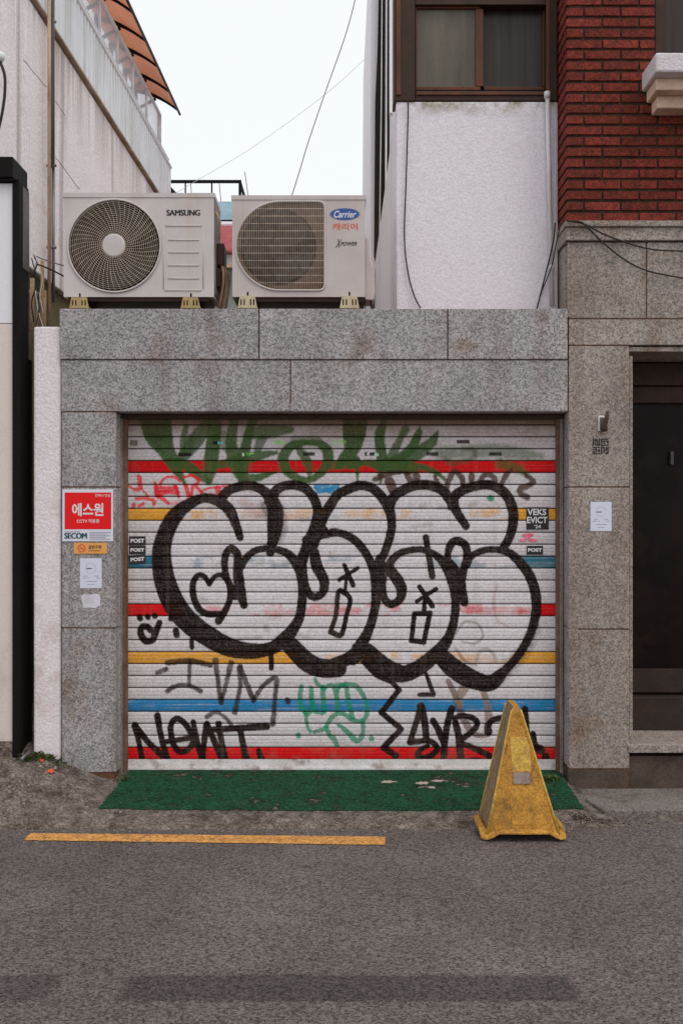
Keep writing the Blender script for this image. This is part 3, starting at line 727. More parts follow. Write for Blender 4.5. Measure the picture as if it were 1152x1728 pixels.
mb.build('bottom_bar', material('bottom_bar', W(192, 186, 186), W(170, 162, 158), 8, .5, speck=.2, blotch=W(90, 66, 52), blotch_amt=.7, blotch_scale=9), shut)
for a, b in ((197.5, 207), (207.5, 215), (938, 943.5), (944, 950)):
    yy = SY - .035 if a in (207.5, 938) else SY - .045
    MB().box(xw(a, yy), xw(b, yy), yy, yy + .07, RZ + .06, zw(699, yy)).build('guide_rail', m_railo if a in (197.5, 944) else m_rail, shut, bevel=.003)
mb = MB(); mb.pbox(200, 955, 698, 706, .12, .175)
mb.build('shutter_box', m_wooddark, shut)

# ------------------------------------------------------------------ brick building on the right
brickb = thing('brick_building', 'red brick building over a granite ground floor with a dark doorway', 'building', (xw(958), 0, RZ))
XL = xw(955)
mb = MB()
panels(mb, [(958, 1090, 408, 538), (1090, 1300, 408, 538), (958, 1300, 538, 583), (958, 1062, 583, 822), (958, 1062, 822, 1062), (958, 1062, 1062, 1298)], 0, .08)
mb.box(xw(1062) - .05, xw(1062), .082, .55, zw(1298), zw(584))
mb.box(xw(1062), xw(1300), .082, .55, zw(583), zw(560))
mb.box(xw(958) - .004, xw(958) + .06, .082, .6, zw(538) , zw(409))
mb.build('wall', m_granite_warm, brickb, bevel=.004)
mb = MB()
mb.box(XL + .004, xw(1300), .014, .079, zw(1298), zw(410)) if False else None
mb.box(xw(959), xw(1061) - .004, .005, .075, RZ, zw(409)); mb.box(xw(1062), xw(1300), .005, .075, zw(582), zw(409))
mb.build('mortar_joint', m_mortar, brickb)
mb = MB()   # string course: stepped moulding
mb.box(XL - .012, xw(1300), -.030, .5, zw(384), zw(374)); mb.box(XL - .004, xw(1300), -.012, .49, zw(400), zw(384) - .0005); mb.box(XL - .008, xw(1300), -.022, .49, zw(407), zw(400) - .0005)
mb.box(XL + .006, XL + .02, -.004, .006, zw(536), zw(409))
mb.build('moulding', m_granite_warm, brickb, bevel=.005)
mb = MB()   # bricks
cp = .0652; z0 = zw(373); bw = .222
nrow = int((zw(-120) - z0) / cp) + 1
wx0, wz0 = xw(1104), 4.15
for r in range(nrow):
    za = z0 + r * cp; zb = za + cp - .016
    xx = XL - (bw / 2 if r % 2 else 0)
    while xx < xw(1300):
        xa, xb = max(xx, XL), xx + bw - .011
        if za > wz0 - .03: xb2 = min(xb, wx0)
        else: xb2 = xb
        if xb2 - xa > .02:
            dy = random.uniform(-.002, .003)
            mb.box(xa, xb2, dy, .09, za + random.uniform(0, .001), zb - random.uniform(0, .001))
        xx += bw
    # return on the left side
    yy = .10 - (bw / 2 if r % 2 else 0)
    while yy < 3:
        ya, yb = max(yy, .101), yy + bw - .011
        if yb - ya > .02: mb.box(XL, XL + .09, ya, yb, za, zb)
        yy += bw
mb.build('brickwork', m_brick, brickb, bevel=.003)
mb = MB()
mb.box(XL + .012, xw(1104), .012, 3, zw(373), zw(-120)); mb.box(xw(1104), xw(1300), .012, .6, zw(373), 4.15)
mb.build('brick_mortar', m_brickgap, brickb)
wnd = MB(); wnd.pbox(1105, 1117, -100, 130, .05, .12); wnd.pbox(1117, 1122, -100, 130, .06, .12)
wf = wnd.build('window', m_wooddark, brickb)
MB().pbox(1122, 1300, -100, 130, .08, .11).build('pane', m_pane_dark, wf)
# stepped concrete sill
mb = MB()
mb.box(1.81, xw(1300), -.30, .02, 4.092, 4.206); mb.build('window_sill', m_concrete_sill, brickb, bevel=.012)
mb = MB(); mb.box(1.835, xw(1300), -.215, .0, 4.02, 4.0915); mb.box(1.865, xw(1300), -.13, .0, 3.945, 4.0195)
mb.build('sill_corbel', m_sill_under, brickb, bevel=.008)
# base and doorway
mb = MB()
mb.box(xw(958), xw(1058), .004, .3, RZ - .02, zw(1299)); mb.box(xw(1058) + .002, xw(1300), .03, .5, RZ - .02, zw(1272) - .02)
mb.build('plinth', m_plinth, brickb, bevel=.004)
mb = MB(); mb.box(xw(1059), xw(1300), -.012, .62, zw(1270), zw(1270) + .05)
mb.build('threshold', m_granite_warm, brickb, bevel=.004)
DY = .55
door = thing_door = MB()
door.box(xw(1066), xw(1300), DY - .08, DY, zw(650, DY - .08), zw(612, DY - .08))
door.box(xw(1066), xw(1300), DY - .04, DY, zw(680, DY - .04), zw(652, DY - .04))
hd = door.build('door_head', m_doorbrown, brickb, bevel=.004)
door = MB()
door.box(xw(1066), xw(1300), DY - .02, DY, zw(1168, DY), zw(1128, DY)); door.box(xw(1066), xw(1300), DY - .10, DY, zw(1250, DY), zw(1172, DY))
dd = door.build('door', m_doorstone, brickb, bevel=.004)
MB().box(xw(1066), xw(1300), DY + .01, DY + .03, zw(1290, DY), zw(560, DY)).build('door_glass', m_doorglass, dd)
MB().pbox(1131, 1136, 762, 784, DY - .03, DY + .009).build('handle', m_greysteel, dd, bevel=.003)
mb = MB(); mb.box(xw(1062) + .001, xw(1062) + .022, .02, .46, zw(1250), zw(600)); mb.box(xw(1062) + .001, xw(1300), .02, .46, zw(584) - .03, zw(584) - .001)
mb.build('door_frame', m_granite_warm, dd, bevel=.003)

# ------------------------------------------------------------------ white building above the garage
WY = .26
wb = thing('white_building', 'white stuccoed wall topped by a brown framed window above the garage', 'building', (xw(668, WY), WY, zw(524)))
WT = zw(171, WY)
mb = MB(); mb.box(xw(668, WY), xw(955), WY, 5.8, zw(524) , WT); mb.build('wall', m_stucco, wb, bevel=.012)
mb = MB()  # side band a little proud, stained
mb.box(xw(668, WY) - .006, xw(668, WY) - .001, WY + .02, 5.8, zw(524), WT - .06)
mb.build('side_wall', m_stucco_side, wb)
f = MB()
yf = WY - .01
f.pbox(664, 700, -100, 170, yf, yf + .2); f.pbox(700.5, 921, 153, 170, yf + .01, yf + .2); f.pbox(921.5, 940, -100, 170, yf, yf + .2)
f.pbox(700.5, 921, -100, 8, yf + .01, yf + .2)
f.box(xw(700, yf), xw(921, yf), yf + .13, yf + .2, zw(153, yf), zw(8, yf))
wf = f.build('window', m_wooddark, wb, bevel=.004)
s = MB(); s.pbox(703, 810, 9, 14, yf + .035, yf + .075); s.pbox(703, 810, 146, 152, yf + .035, yf + .075); s.pbox(802, 815, 14.5, 145.5, yf + .035, yf + .075); s.pbox(700.5, 703, 9, 152, yf + .03, yf + .08)
s.pbox(816, 921, 9, 14, yf + .08, yf + .11); s.pbox(816, 921, 146, 152, yf + .08, yf + .11); s.pbox(915, 920.5, 14.5, 145.5, yf + .08, yf + .11)
s.pbox(668, 676, -90, 160, yf - .012, yf - .001); s.pbox(921, 927, -90, 160, yf - .010, yf - .001); s.pbox(703, 919, 155, 160, yf - .001, yf + .009)
s.build('frame', m_wood, wf, bevel=.003)
MB().pbox(703, 803, 13, 147, yf + .055, yf + .06).build('pane', m_pane_grey, wf)
MB().pbox(815, 917, 13, 147, yf + .095, yf + .1).build('pane', m_pane_dark, wf)
MB().pbox(780, 796, 20, 146, yf + .045, yf + .052).build('curtain', m_pane_dark, wf) if False else None
dp = MB(); yp = WY - .035
dp.tube([PX(923, 160, yp), PX(926, 300, yp), PX(931, 516, yp)], .014, 12); dp.tube([PX(922.6, 155, yp), PX(922.8, 166, yp)], .02, 12); dp.tube([PX(929.6, 448, yp), PX(929.9, 456, yp)], .019, 12)
dp.build('drain_pipe', m_pipe, wb, smooth=True)

def cable(name, label, pts_, r, mat, cat='cable', group=None, sub=8):
    P = [Vector(p) for p in pts_]; q = [2 * P[0] - P[1]] + P + [2 * P[-1] - P[-2]]; out = []
    for i in range(1, len(q) - 2):
        for k in range(sub):
            u = k / sub; a, b, c, d = q[i - 1:i + 3]
            out.append(.5 * (2 * b + (c - a) * u + (2 * a - 5 * b + 4 * c - d) * u * u + (3 * b - a - 3 * c + d) * u ** 3))
    out.append(P[-1])
    mb = MB(); mb.tube(out, r, 6)
    o = mb.build(name, mat, smooth=True); return _tag(o, label, cat, group)
cy = WY - .02
cable('cable', 'long black cable sagging down the left of the white stucco wall', [PX(688, 168, cy), PX(688, 200, cy), PX(685, 300, cy), PX(682, 400, cy), PX(688, 460, cy), PX(698, 498, cy), PX(709, 520, cy)], .0045, m_cable)
cable('cable', 'black cable slanting beside the white drain pipe down to the parapet', [PX(936, 376, -.03), PX(934, 400, .05), PX(928, 430, .18), PX(918, 470, cy), PX(905, 522, cy)], .0045, m_cable)
cable('cable', 'thin black cable crossing the lower end of the white drain pipe', [PX(946, 374, -.04), PX(938, 410, .0), PX(930, 450, .16), PX(914, 490, cy), PX(905, 521, cy - .01)], .0035, m_cable)
cable('cable', 'upper black cable sweeping across the moulding under the bricks', [PX(955, 372, -.04), PX(985, 378, -.045), PX(1020, 396, -.04), PX(1070, 414, -.03), PX(1110, 422, -.03), PX(1175, 424, -.03)], .005, m_cable)
cable('cable', 'lower black cable sagging across the granite blocks at the right', [PX(965, 372, -.04), PX(985, 378, -.055), PX(1012, 405, -.04), PX(1050, 436, -.03), PX(1095, 458, -.03), PX(1180, 474, -.03)], .005, m_cable)
cable('cable', 'dark overhead wire curving down across the sky between the buildings', [PX(606, -30, 3.5), PX(585, 52, 3.5), PX(549, 155, 3.5), PX(520, 240, 3.5), PX(505, 290, 3.5), PX(486, 350, 3.6)], .0045, material('wire', W(96, 78, 78)))
cable('cable', 'faint thin wire rising to the right across the pale sky', [PX(290, 330, 8), PX(330, 306, 8), PX(430, 246, 8), PX(550, 158, 8), PX(626, 90, 8)], .003, material('pale_wire', W(190, 190, 194)))

# ------------------------------------------------------------------ tall neighbours seen in the gap
nb = thing('narrow_building', 'tall pale strip of a building behind the white stuccoed wall', 'building', (xw(630, 6), 6, RZ))
mb = MB(); yb = 6.0
mb.prism([(xw(625, yb), zw(110, yb)), (xw(627, yb), zw(-160, yb)), (xw(690, yb), zw(-160, yb)), (xw(690, yb), RZ), (xw(626, yb), RZ)], yb, yb + 5)
mb.build('wall', m_farwhite, nb)
mb = MB(); mb.prism([(xw(633, 5.9), zw(170, 5.9)), (xw(637, 5.9), zw(80, 5.9)), (xw(642, 5.9), zw(-150, 5.9)), (xw(657, 5.9), zw(-150, 5.9)), (xw(657, 5.9), zw(520, 5.9)), (xw(631, 5.9), zw(430, 5.9))], 5.9, 5.99)
mb.build('side_wall', m_dark, nb)
mb = MB(); mb.tube([PX(645, -100, 5.86), PX(643, 180, 5.86), PX(640, 400, 5.86)], .006, 8); mb.tube([PX(652, -100, 5.86), PX(651, 250, 5.86), PX(650, 420, 5.86)], .010, 8)
mb.build('pipe', m_pipe, nb, smooth=True)
mb = MB(); mb.pbox(657.2, 663, -150, 190, 5.7, 5.8); mb.build('trim', m_railwhite, nb)

# ------------------------------------------------------------------ tall left building with balcony
XW = -2.3
lb = thing('tall_building', 'tall weathered white building on the left with a long balcony and rusty stains', 'building', (XW, 1, RZ))
YA, YB = .75, 8.3
mb = MB(); mb.box(XW - 4, XW, YA, YB, 3.5, 5.60); mb.box(XW - 4, XW - .02, YA, YB, RZ, 3.495) if False else None
mb.build('wall', m_oldwall, lb, bevel=.01)
mb = MB(); mb.box(XW - 4, XW - .05, YA + .02, YB, RZ, 3.495); mb.build('lower_wall', m_olive, lb)
mb = MB(); mb.box(XW - 4, XW - 2.6, YA, YB, 5.9, 8); mb.build('upper_wall', m_farwhite, lb)
mb = MB(); mb.box(XW - 1, XW + .036, 1.7, YB, 5.625, 5.645); mb.build('balcony_edge', material('stained_edge', W(118, 96, 80), W(150, 136, 124), 4, .9), lb)
mb = MB()  # corrugated parapet
loop = []
for y_ in np.arange(1.75, YB, .12): loop += [(XW + .012, float(y_)), (XW + .034, float(y_) + .012), (XW + .034, float(y_) + .075), (XW + .012, float(y_) + .087)]
vs = []; fs = []
for i, (x_, y_) in enumerate(loop): vs += [(x_, y_, 5.646), (x_, y_, 6.20)]
fs = [(2 * i, 2 * i + 2, 2 * i + 3, 2 * i + 1) for i in range(len(loop) - 1)]
mb.add(vs, fs); mb.box(XW - .04, XW + .008, 1.75, YB, 5.646, 6.20)
bal = mb.build('balcony', m_corr, lb)
mb = MB(); mb.tube([(XW + .03, 1.7, 6.215), (XW + .03, YB, 6.215)], .022, 8); 
mb.tube([(XW, 1.7, 6.32), (XW, YB, 6.32)], .014, 8)
for y_ in np.arange(1.9, YB, .42): mb.tube([(XW, float(y_), 6.20), (XW, float(y_), 6.32)], .012, 6)
mb.build('railing', m_railwhite, bal, smooth=True)
mb = MB()
y_end = 7.7
mb.tube([(XW, 1.7, 6.70), (XW, y_end, 6.70)], .02, 8)
for y_ in list(np.arange(2.0, y_end, .8)) + [y_end]: mb.tube([(XW, float(y_), 6.32), (XW, float(y_), 6.70)], .016, 8)
mb.build('glazing_bar', m_railwhite, bal, smooth=True)
MB().box(XW - .02, XW - .012, 1.7, y_end, 6.33, 6.70).build('glazing_panel', m_glasspanel, bal)
# awning
AX0, AZ0, AX1, AZ1 = XW - .32, 7.02, XW + .24, 6.735
mb = MB()
n = 8
for i in range(n):
    u0, u1 = i / n, (i + 1) / n
    h = lambda u: .05 * math.sin(math.pi * u * .9)
    xa, xb = AX0 + (AX1 - AX0) * u0, AX0 + (AX1 - AX0) * u1
    za, zb = AZ0 + (AZ1 - AZ0) * u0 + h(u0), AZ0 + (AZ1 - AZ0) * u1 + h(u1)
    mb.add([(xa, 1.5, za), (xb, 1.5, zb), (xb, 7.75, zb), (xa, 7.75, za), (xa, 1.5, za + .006), (xb, 1.5, zb + .006), (xb, 7.75, zb + .006), (xa, 7.75, za + .006)],
           [(0, 1, 2, 3), (4, 7, 6, 5), (0, 4, 5, 1), (2, 6, 7, 3)])
aw = mb.build('awning', m_poly, lb, smooth=True)
for y_ in (3.44, 4.14, 4.84, 5.54, 6.24, 7.0, 7.62):
    mb = MB(); pts_ = []
    for i in range(9):
        u = i / 8; pts_.append((AX0 + (AX1 - AX0) * u, y_, AZ0 + (AZ1 - AZ0) * u + .05 * math.sin(math.pi * u * .9) - .018 - .0 * u))
    mb.tube(pts_, [.034, .034, .032, .028, .022, .018, .015, .014, .014], 8)
    mb.tube([(AX0 + .02, y_, AZ0 - .02), (AX0 + .02, y_, AZ0 - .30)], .03, 6); mb.tube([(AX0 + .02, y_, AZ0 - .28), (AX0 + .28, y_, AZ0 - .14)], .02, 6)
    mb.build('bracket', m_black, aw, smooth=True)
mb = MB(); mb.tube([(AX1, 1.5, AZ1), (AX1, 7.78, AZ1)], .016, 8); mb.tube([(AX0 + .18, 1.5, AZ0 - .03), (AX0 + .18, 7.78, AZ0 - .03)], .010, 8); mb.build('awning_edge', m_wooddark, aw, smooth=True)
# downpipes
mb = MB()
xp = XW + .07; yp1 = 576 + 0
LX = XW - .17
def yat(px, X): q = (px - CX) / F; return (LX + (X - XW) - .02287 - q * CAMD) / (q - .02287)
ya_ = yat(83.5, xp); mb.tube([(xp, ya_, 3.2), (xp, ya_, 9)], .014, 12)
mb.build('downpipe', m_rust, lb, smooth=True)
mb = MB(); yb_ = yat(89.5, xp); mb.tube([(xp, yb_, 4.4), (xp, yb_, 9)], .016, 12); mb.tube([(xp, yb_ + .02, 3.3), (xp, yb_ + .02, 4.4)], .012, 12)
for z_ in (4.42, 5.6, 3.75): mb.tube([(xp - .05, yb_, z_), (xp + .03, yb_, z_)], .012, 6)
mb.build('downpipe', m_steelpipe, lb, smooth=True)
mb = MB(); yc_ = yat(58, XW); mb.box(XW - .01, XW + .012, yc_ - .06, yc_ + .1, 3.51, 9) if False else None
# cracks as thin dark seams
mb = MB()
for (a, b) in (((40, 100), (79, 148)), ((94, 170), (110, 195)), ((94, 265), (135, 320)), ((150, 150), (285, 330))):
    P = []
    for i in range(7):
        u = i / 6; px = a[0] + (b[0] - a[0]) * u; py = a[1] + (b[1] - a[1]) * u + random.uniform(-1.5, 1.5)
        yy_ = yat(px, XW); d = yy_ + CAMD; P.append((XW + .001, yy_, CAMH - (py - HY) / F * d))
    if max(p[1] for p in P) < YB and max(p[2] for p in P) < 5.6: MB().tube(P, .002, 5).build('crack', m_greysteel, lb)

lb.location.x = LX; lb.rotation_euler = (0, 0, -math.atan(.02287))
# white pier and shop front at the left edge
pier = MB(); pier.box(xw(57, .02), xw(103) - .003, .02, 1.2, .0, zw(551, .02))
pr = pier.build('wall_pier', m_column, bevel=.012); _tag(pr, 'narrow flaking white pier between the black shop frame and the granite', 'pier')
ys_ = -.04
shop = thing('shop_front', 'black steel shop frame with a blank white panel at the left edge', 'shop front', (-2.1, ys_, 0))
XF = xw(33, ys_)
mb = MB(); mb.pbox(21, 33, 302, 1285, ys_, 0); mb.box(XF - .03, XF, .0005, .17, -.05, zw(302, ys_)); mb.box(XF - .025, XF + .012, .1705, .21, -.05, zw(600, 0))
mb.build('frame', m_black, shop, bevel=.004)
mb = MB(); XC = xw(22, ys_ - .03); mb.box(-3.4, XC, ys_ - .03, .25, zw(302, ys_) + .001, zw(264, ys_ - .03)); mb.box(-3.4, XC + .015, ys_ - .02, .24, zw(306, ys_), zw(302, ys_))
mb.build('canopy', m_black, shop, bevel=.004)
MB().box(XF + .0005, XF + .004, .03, .165, zw(450, 0), zw(312, 0)).build('side_panel', m_greysteel, shop)
MB().box(-3.4, xw(20.6, ys_), ys_ + .02, ys_ + .05, zw(544, ys_), zw(308, ys_)).build('panel', m_panel, shop)
MB().box(-3.4, xw(20.6, ys_), ys_ + .023, ys_ + .05, zw(1252, ys_), zw(545, ys_)).build('lower_panel', m_panel2, shop)
MB().box(-3.4, xw(21, ys_), ys_ + .01, ys_ + .2, -.1, zw(1252, ys_) - .001).build('base', m_pave, shop)

# tangle of pipes and cables between the shop and the tall wall
tg = thing('pipe_bundle', 'tangle of pipes and loose cables hanging above the white pier', 'pipes', (xw(60, .3), .3, zw(551)))
mb = MB()
for a, b, r in (((72, 440), (72, 556), .012), ((55, 470), (54, 560), .014), ((66, 505), (62, 560), .008), ((76, 490), (76, 556), .010)):
    mb.tube([PX(*a, .3), PX(*b, .3)], r, 8)
mb.tube([PX(50, 492, .3), PX(78, 500, .3)], .012, 6)
mb.build('pipe', m_rust, tg, smooth=True)
mb = MB()
def wig(p, r):
    q = catmull([(x_, y_, 0) for x_, y_ in p]); mb.tube([PX(a[0], a[1], .24) for a in q[::3]], r, 6)
wig([(58, 432), (63, 445), (58, 462), (62, 480), (54, 510), (58, 545)], .005); wig([(54, 436), (62, 470), (66, 520), (60, 556)], .004)
mb.build('black_cable', m_cable, tg, smooth=True)
mb = MB(); wig([(56, 428), (62, 437), (60, 450), (57, 455)], .005); wig([(60, 490), (64, 520), (71, 545), (75, 556)], .003); wig([(66, 450), (72, 470), (68, 500), (74, 530)], .003)
mb.build('white_cable', m_white, tg, smooth=True)
cable('cable', 'thin pale cable strung from the pipe tangle to the left air conditioner', [PX(56, 430, .24), PX(80, 440, .25), PX(120, 452, .3)], .004, m_greycable)
cable('cable', 'dark cable running under the pale one to the left air conditioner', [PX(64, 446, .24), PX(86, 455, .25), PX(120, 472, .3)], .005, m_cable)
# lamp with cable at far left edge
lp = thing('wall_lamp', 'small white lamp head with a drooping black cord at the left edge', 'lamp', tuple(PX(0, 95, .5)))
mb = MB(); c = PX(1, 93, .5)
for a in range(1): mb.tube([c + Vector((0, 0, .02)), c + Vector((0, 0, .01)), c, c + Vector((0, 0, -.02)), c + Vector((0, 0, -.04))], [.012, .028, .034, .03, .02], 14)
mb.build('lamp_head', m_railwhite, lp, smooth=True)
mb = MB(); q = catmull([(1, 105, 0), (8, 125, 0), (9, 150, 0), (6, 180, 0), (0, 210, 0), (-8, 240, 0)]); mb.tube([PX(a[0], a[1], .5) for a in q[::4]], .010, 8)
mb.build('cord', m_cable, lp, smooth=True)

# ------------------------------------------------------------------ air conditioners
def ray_rect(cx, cz, a, x0, x1, z0, z1):
    dx, dz = math.cos(a), math.sin(a); t = 1e9
    if dx > 1e-9: t = min(t, (x1 - cx) / dx)
    if dx < -1e-9: t = min(t, (x0 - cx) / dx)
    if dz > 1e-9: t = min(t, (z1 - cz) / dz)
    if dz < -1e-9: t = min(t, (z0 - cz) / dz)
    return cx + dx * t, cz + dz * t
def casing(x0, x1, z0, z1, yf, dep, cx, cz, hole, nseg=144):
    """front sheet with an opening, plus side, top, bottom and back sheets"""
    angs = sorted(set([2 * math.pi * i / nseg for i in range(nseg)] + [math.atan2(z - cz, x - cx) % (2 * math.pi) for x in (x0, x1) for z in (z0, z1)]))
    n = len(angs); mb = MB(); vs = []
    for a in angs:
        o = ray_rect(cx, cz, a, x0, x1, z0, z1); h = hole(a)
        vs += [(o[0], yf, o[1]), (h[0], yf, h[1]), (h[0], yf + .05, h[1])]
    fs = []
    for i in range(n):
        j = (i + 1) % n
        fs += [(3 * i, 3 * j, 3 * j + 1, 3 * i + 1), (3 * i + 1, 3 * j + 1, 3 * j + 2, 3 * i + 2)]
    mb.add(vs, fs)
    y1 = yf + dep
    mb.add([(x0, yf, z0), (x1, yf, z0), (x1, y1, z0), (x0, y1, z0), (x0, yf, z1), (x1, yf, z1), (x1, y1, z1), (x0, y1, z1)],
           [(0, 1, 2, 3)[::-1], (4, 5, 6, 7), (2, 3, 7, 6), (3, 0, 4, 7), (1, 2, 6, 5)])
    mb.box(x0 - .006, x1 + .006, yf - .005, y1 + .004, z1 - .022, z1 + .004)   # lid lip
    return mb
def cavity(parent, cx, cz, rx, rz, yf, dep, x0, x1, z0, z1):
    mb = MB(); mb.add([(x0 + .01, yf + .06, z0 + .01), (x1 - .01, yf + .06, z0 + .01), (x1 - .01, yf + .06, z1 - .01), (x0 + .01, yf + .06, z1 - .01)], [(0, 1, 2, 3)])
    # funnel
    n = 48; vs = []; 
    for i in range(n):
        a = 2 * math.pi * i / n
        vs += [(cx + rx * math.cos(a), yf + .055, cz + rz * math.sin(a)), (cx + rx * .93 * math.cos(a), yf + .03, cz + rz * .93 * math.sin(a)), (cx + rx * .93 * math.cos(a), yf + .0585, cz + rz * .93 * math.sin(a))]
    fs = []
    for i in range(n):
        j = (i + 1) % n; fs += [(3 * i, 3 * j, 3 * j + 1, 3 * i + 1), (3 * i + 1, 3 * j + 1, 3 * j + 2, 3 * i + 2)]
    mb.add(vs, fs)
    return mb.build('fan_housing', m_cavity, parent)
def fan(parent, cx, cz, r, yf):
    mb = MB()
    for k in range(3):
        a0 = k * 2 * math.pi / 3; vs = []; m = 10
        for i in range(m + 1):
            for j in range(4):
                rr = .05 + (r - .05) * j / 3; a = a0 + (i / m) * 1.45 + .5 * (j / 3)
                vs.append((cx + rr * math.cos(a), yf + .02 + .03 * i / m, cz + rr * math.sin(a)))
        fs = [(i * 4 + j, i * 4 + j + 1, (i + 1) * 4 + j + 1, (i + 1) * 4 + j) for i in range(m) for j in range(3)]
        mb.add(vs, fs)
    mb.tube([(cx, yf + .052, cz), (cx, yf + .015, cz), (cx, yf + .01, cz)], [.055, .055, .04], 20)
    return mb.build('fan', m_fan, parent, smooth=True)

def foot(parent, px0, px1, py0, py1, y, mat, slots):
    mb = MB(); x0, x1, z0, z1 = xw(px0, y), xw(px1, y), zw(py1, y), zw(py0, y); t = (x1 - x0) * .12
    # trapezoid front made of strips so that the slots are real openings
    def z_in(x): return z1 if x0 + t < x < x1 - t else z0 + (z1 - z0) * max(0, min((x - x0) / t, (x1 - x) / t))
    zs0, zs1 = z0 + (z1 - z0) * .25, z0 + (z1 - z0) * .72
    xs = [x0]
    for s_ in slots: xs += [x0 + (x1 - x0) * (s_ - .035), x0 + (x1 - x0) * (s_ + .035)]
    xs += [x1]
    for i in range(len(xs) - 1):
        a, b = xs[i], xs[i + 1]
        if i % 2 == 0:
            if i == 0: mb.prism([(a, z0), (a + t, z1), (b, z1), (b, z0)], y, y + .012)
            elif i == len(xs) - 2: mb.prism([(a, z0), (a, z1), (b - t, z1), (b, z0)], y, y + .012)
            else: mb.box(a, b, y, y + .012, z0, z1)
        else:
            mb.box(a, b, y, y + .012, z0, zs0); mb.box(a, b, y, y + .012, zs1, z1)
    mb.box(x0 + t, x1 - t, y + .0125, y + .36, z1 - .012, z1); mb.box(x0, x1, y + .0125, y + .36, z0, z0 + .01)
    mb.box(x0 + t, x1 - t, y + .35, y + .36, z0 + .0105, z1 - .0125)
    o = mb.build('foot', mat, parent)
    MB().tube([((x0 + x1) / 2, y + .03, z1 - .002), ((x0 + x1) / 2, y + .03, z1 + .028)], .007, 8).build('bolt', m_black, o)
    return o

# left unit, round guard
ay = .02
ac1 = thing('air_conditioner', 'outdoor air conditioner with a round fan guard and white hub, left of the two', 'air conditioner', tuple(PX(235, 520, ay)), 'air conditioner units on the garage roof')
x0, x1, z0, z1 = xw(108, ay), xw(361, ay), zw(501, ay), zw(327, ay)
c = PX(193, 415, ay); rg = 78 / F * (CAMD + ay)
mb = casing(x0, x1, z0, z1, ay, .33, c.x, c.z, lambda a: (c.x + rg * math.cos(a), c.z + rg * math.sin(a)))
body1 = mb.build('casing', m_ac, ac1)
cavity(ac1, c.x, c.z, rg * .99, rg * .99, ay, .33, x0, x1, z0, z1)
fan(ac1, c.x, c.z, rg * .88, ay)
mb = MB()
def ring(mb, cx, cz, r, y, w, n=72):
    mb.tube([(cx + r * math.cos(2 * math.pi * i / n), y, cz + r * math.sin(2 * math.pi * i / n)) for i in range(n + 1)], w, 6, cap=False)
for i in range(17): ring(mb, c.x, c.z, rg * (.27 + .71 * i / 17), ay - .012 + .0 * i, .0010)
for k in range(48):
    a0 = 2 * math.pi * k / 48
    mb.tube([(c.x + rg * (.22 + .77 * u) * math.cos(a0 + .30 * u), ay - .013 + .012 * max(0, u - .85) / .15, c.z + rg * (.22 + .77 * u) * math.sin(a0 + .30 * u)) for u in [j / 8 for j in range(9)]], .0011, 5)
mb.cur = 1; ring(mb, c.x, c.z, rg * 1.0, ay - .006, .0065)
gd = mb.build('fan_guard', [m_guard, m_ac], ac1, smooth=True)
MB().tube([(c.x, ay - .004, c.z), (c.x, ay - .016, c.z), (c.x, ay - .02, c.z), (c.x, ay - .0201, c.z)], [rg * .25, rg * .25, rg * .22, .001], 40).build('hub_plate', m_ac, gd, smooth=False)
mb = MB()
for i, (py_, pa, pb) in enumerate(((381, 279, 341), (405, 284, 336), (426, 284, 336), (448, 284, 336), (470, 284, 336), (490, 278, 340))):
    mb.tube([PX(pa, py_, ay - .001), PX(pb, py_, ay - .001)], .0042, 8)
mb.tube([PX(276, 384, ay - .001), PX(276, 488, ay - .001)], .003, 8); mb.tube([PX(343, 384, ay - .001), PX(343, 488, ay - .001)], .003, 8)
mb.build('pressed_rib', m_ac, ac1, smooth=True)
mb = MB(); [ptext(mb, 'SAMSUNG', 281 + q_, 336.8 + q_, 354, 363.8, ay - .0015 - q_ * .0002) for q_ in (0, .3, .6, .9, 1.2)]; mb.build('lettering', m_ink, ac1)
mb = MB(); mb.box(x1 + .001, x1 + .006, ay + .02, ay + .32, z0 + .02, z1 - .03); mb.build('side_panel', m_acside, ac1)
mb = MB(); mb.box(x1 + .007, x1 + .05, ay + .10, ay + .28, zw(440), zw(402)); mb.box(x1 + .007, x1 + .03, ay + .08, ay + .3, zw(478), zw(446)); mb.build('valve_cover', m_wooddark, ac1, bevel=.006)
mb = MB()
for k, (ox, oy) in enumerate(((.02, .12), (.032, .16), (.018, .2), (.045, .22))):
    P = [(x1 + ox, ay + oy, zw(425 + 6 * k)), (x1 + ox + .025, ay + oy, zw(450)), (x1 + ox + .015, ay + oy + .03, zw(480)), (x1 + ox - .01, ay + oy + .05, zw(520) + .012)]
    q = catmull([(a, b, c_) for a, b, c_ in P]); mb.tube([tuple(v) for v in q], .009, 7)
q = [(x1 + .004, ay + .05, zw(352)), (x1 + .03, ay + .08, zw(366)), (x1 + .024, ay + .1, zw(396))]; mb.tube(q, .006, 6)
mb.build('refrigerant_pipe', m_rust, ac1, smooth=True)
MB().box(x0 + .02, x1 - .03, ay + .02, ay + .3, z0 - .022, z0 - .001).build('base_pan', m_wooddark, ac1)
for a, b in ((117, 150), (305, 338)): foot(ac1, a, b, 501.5, 520, -.006, m_foot, (.18, .34, .66, .82))

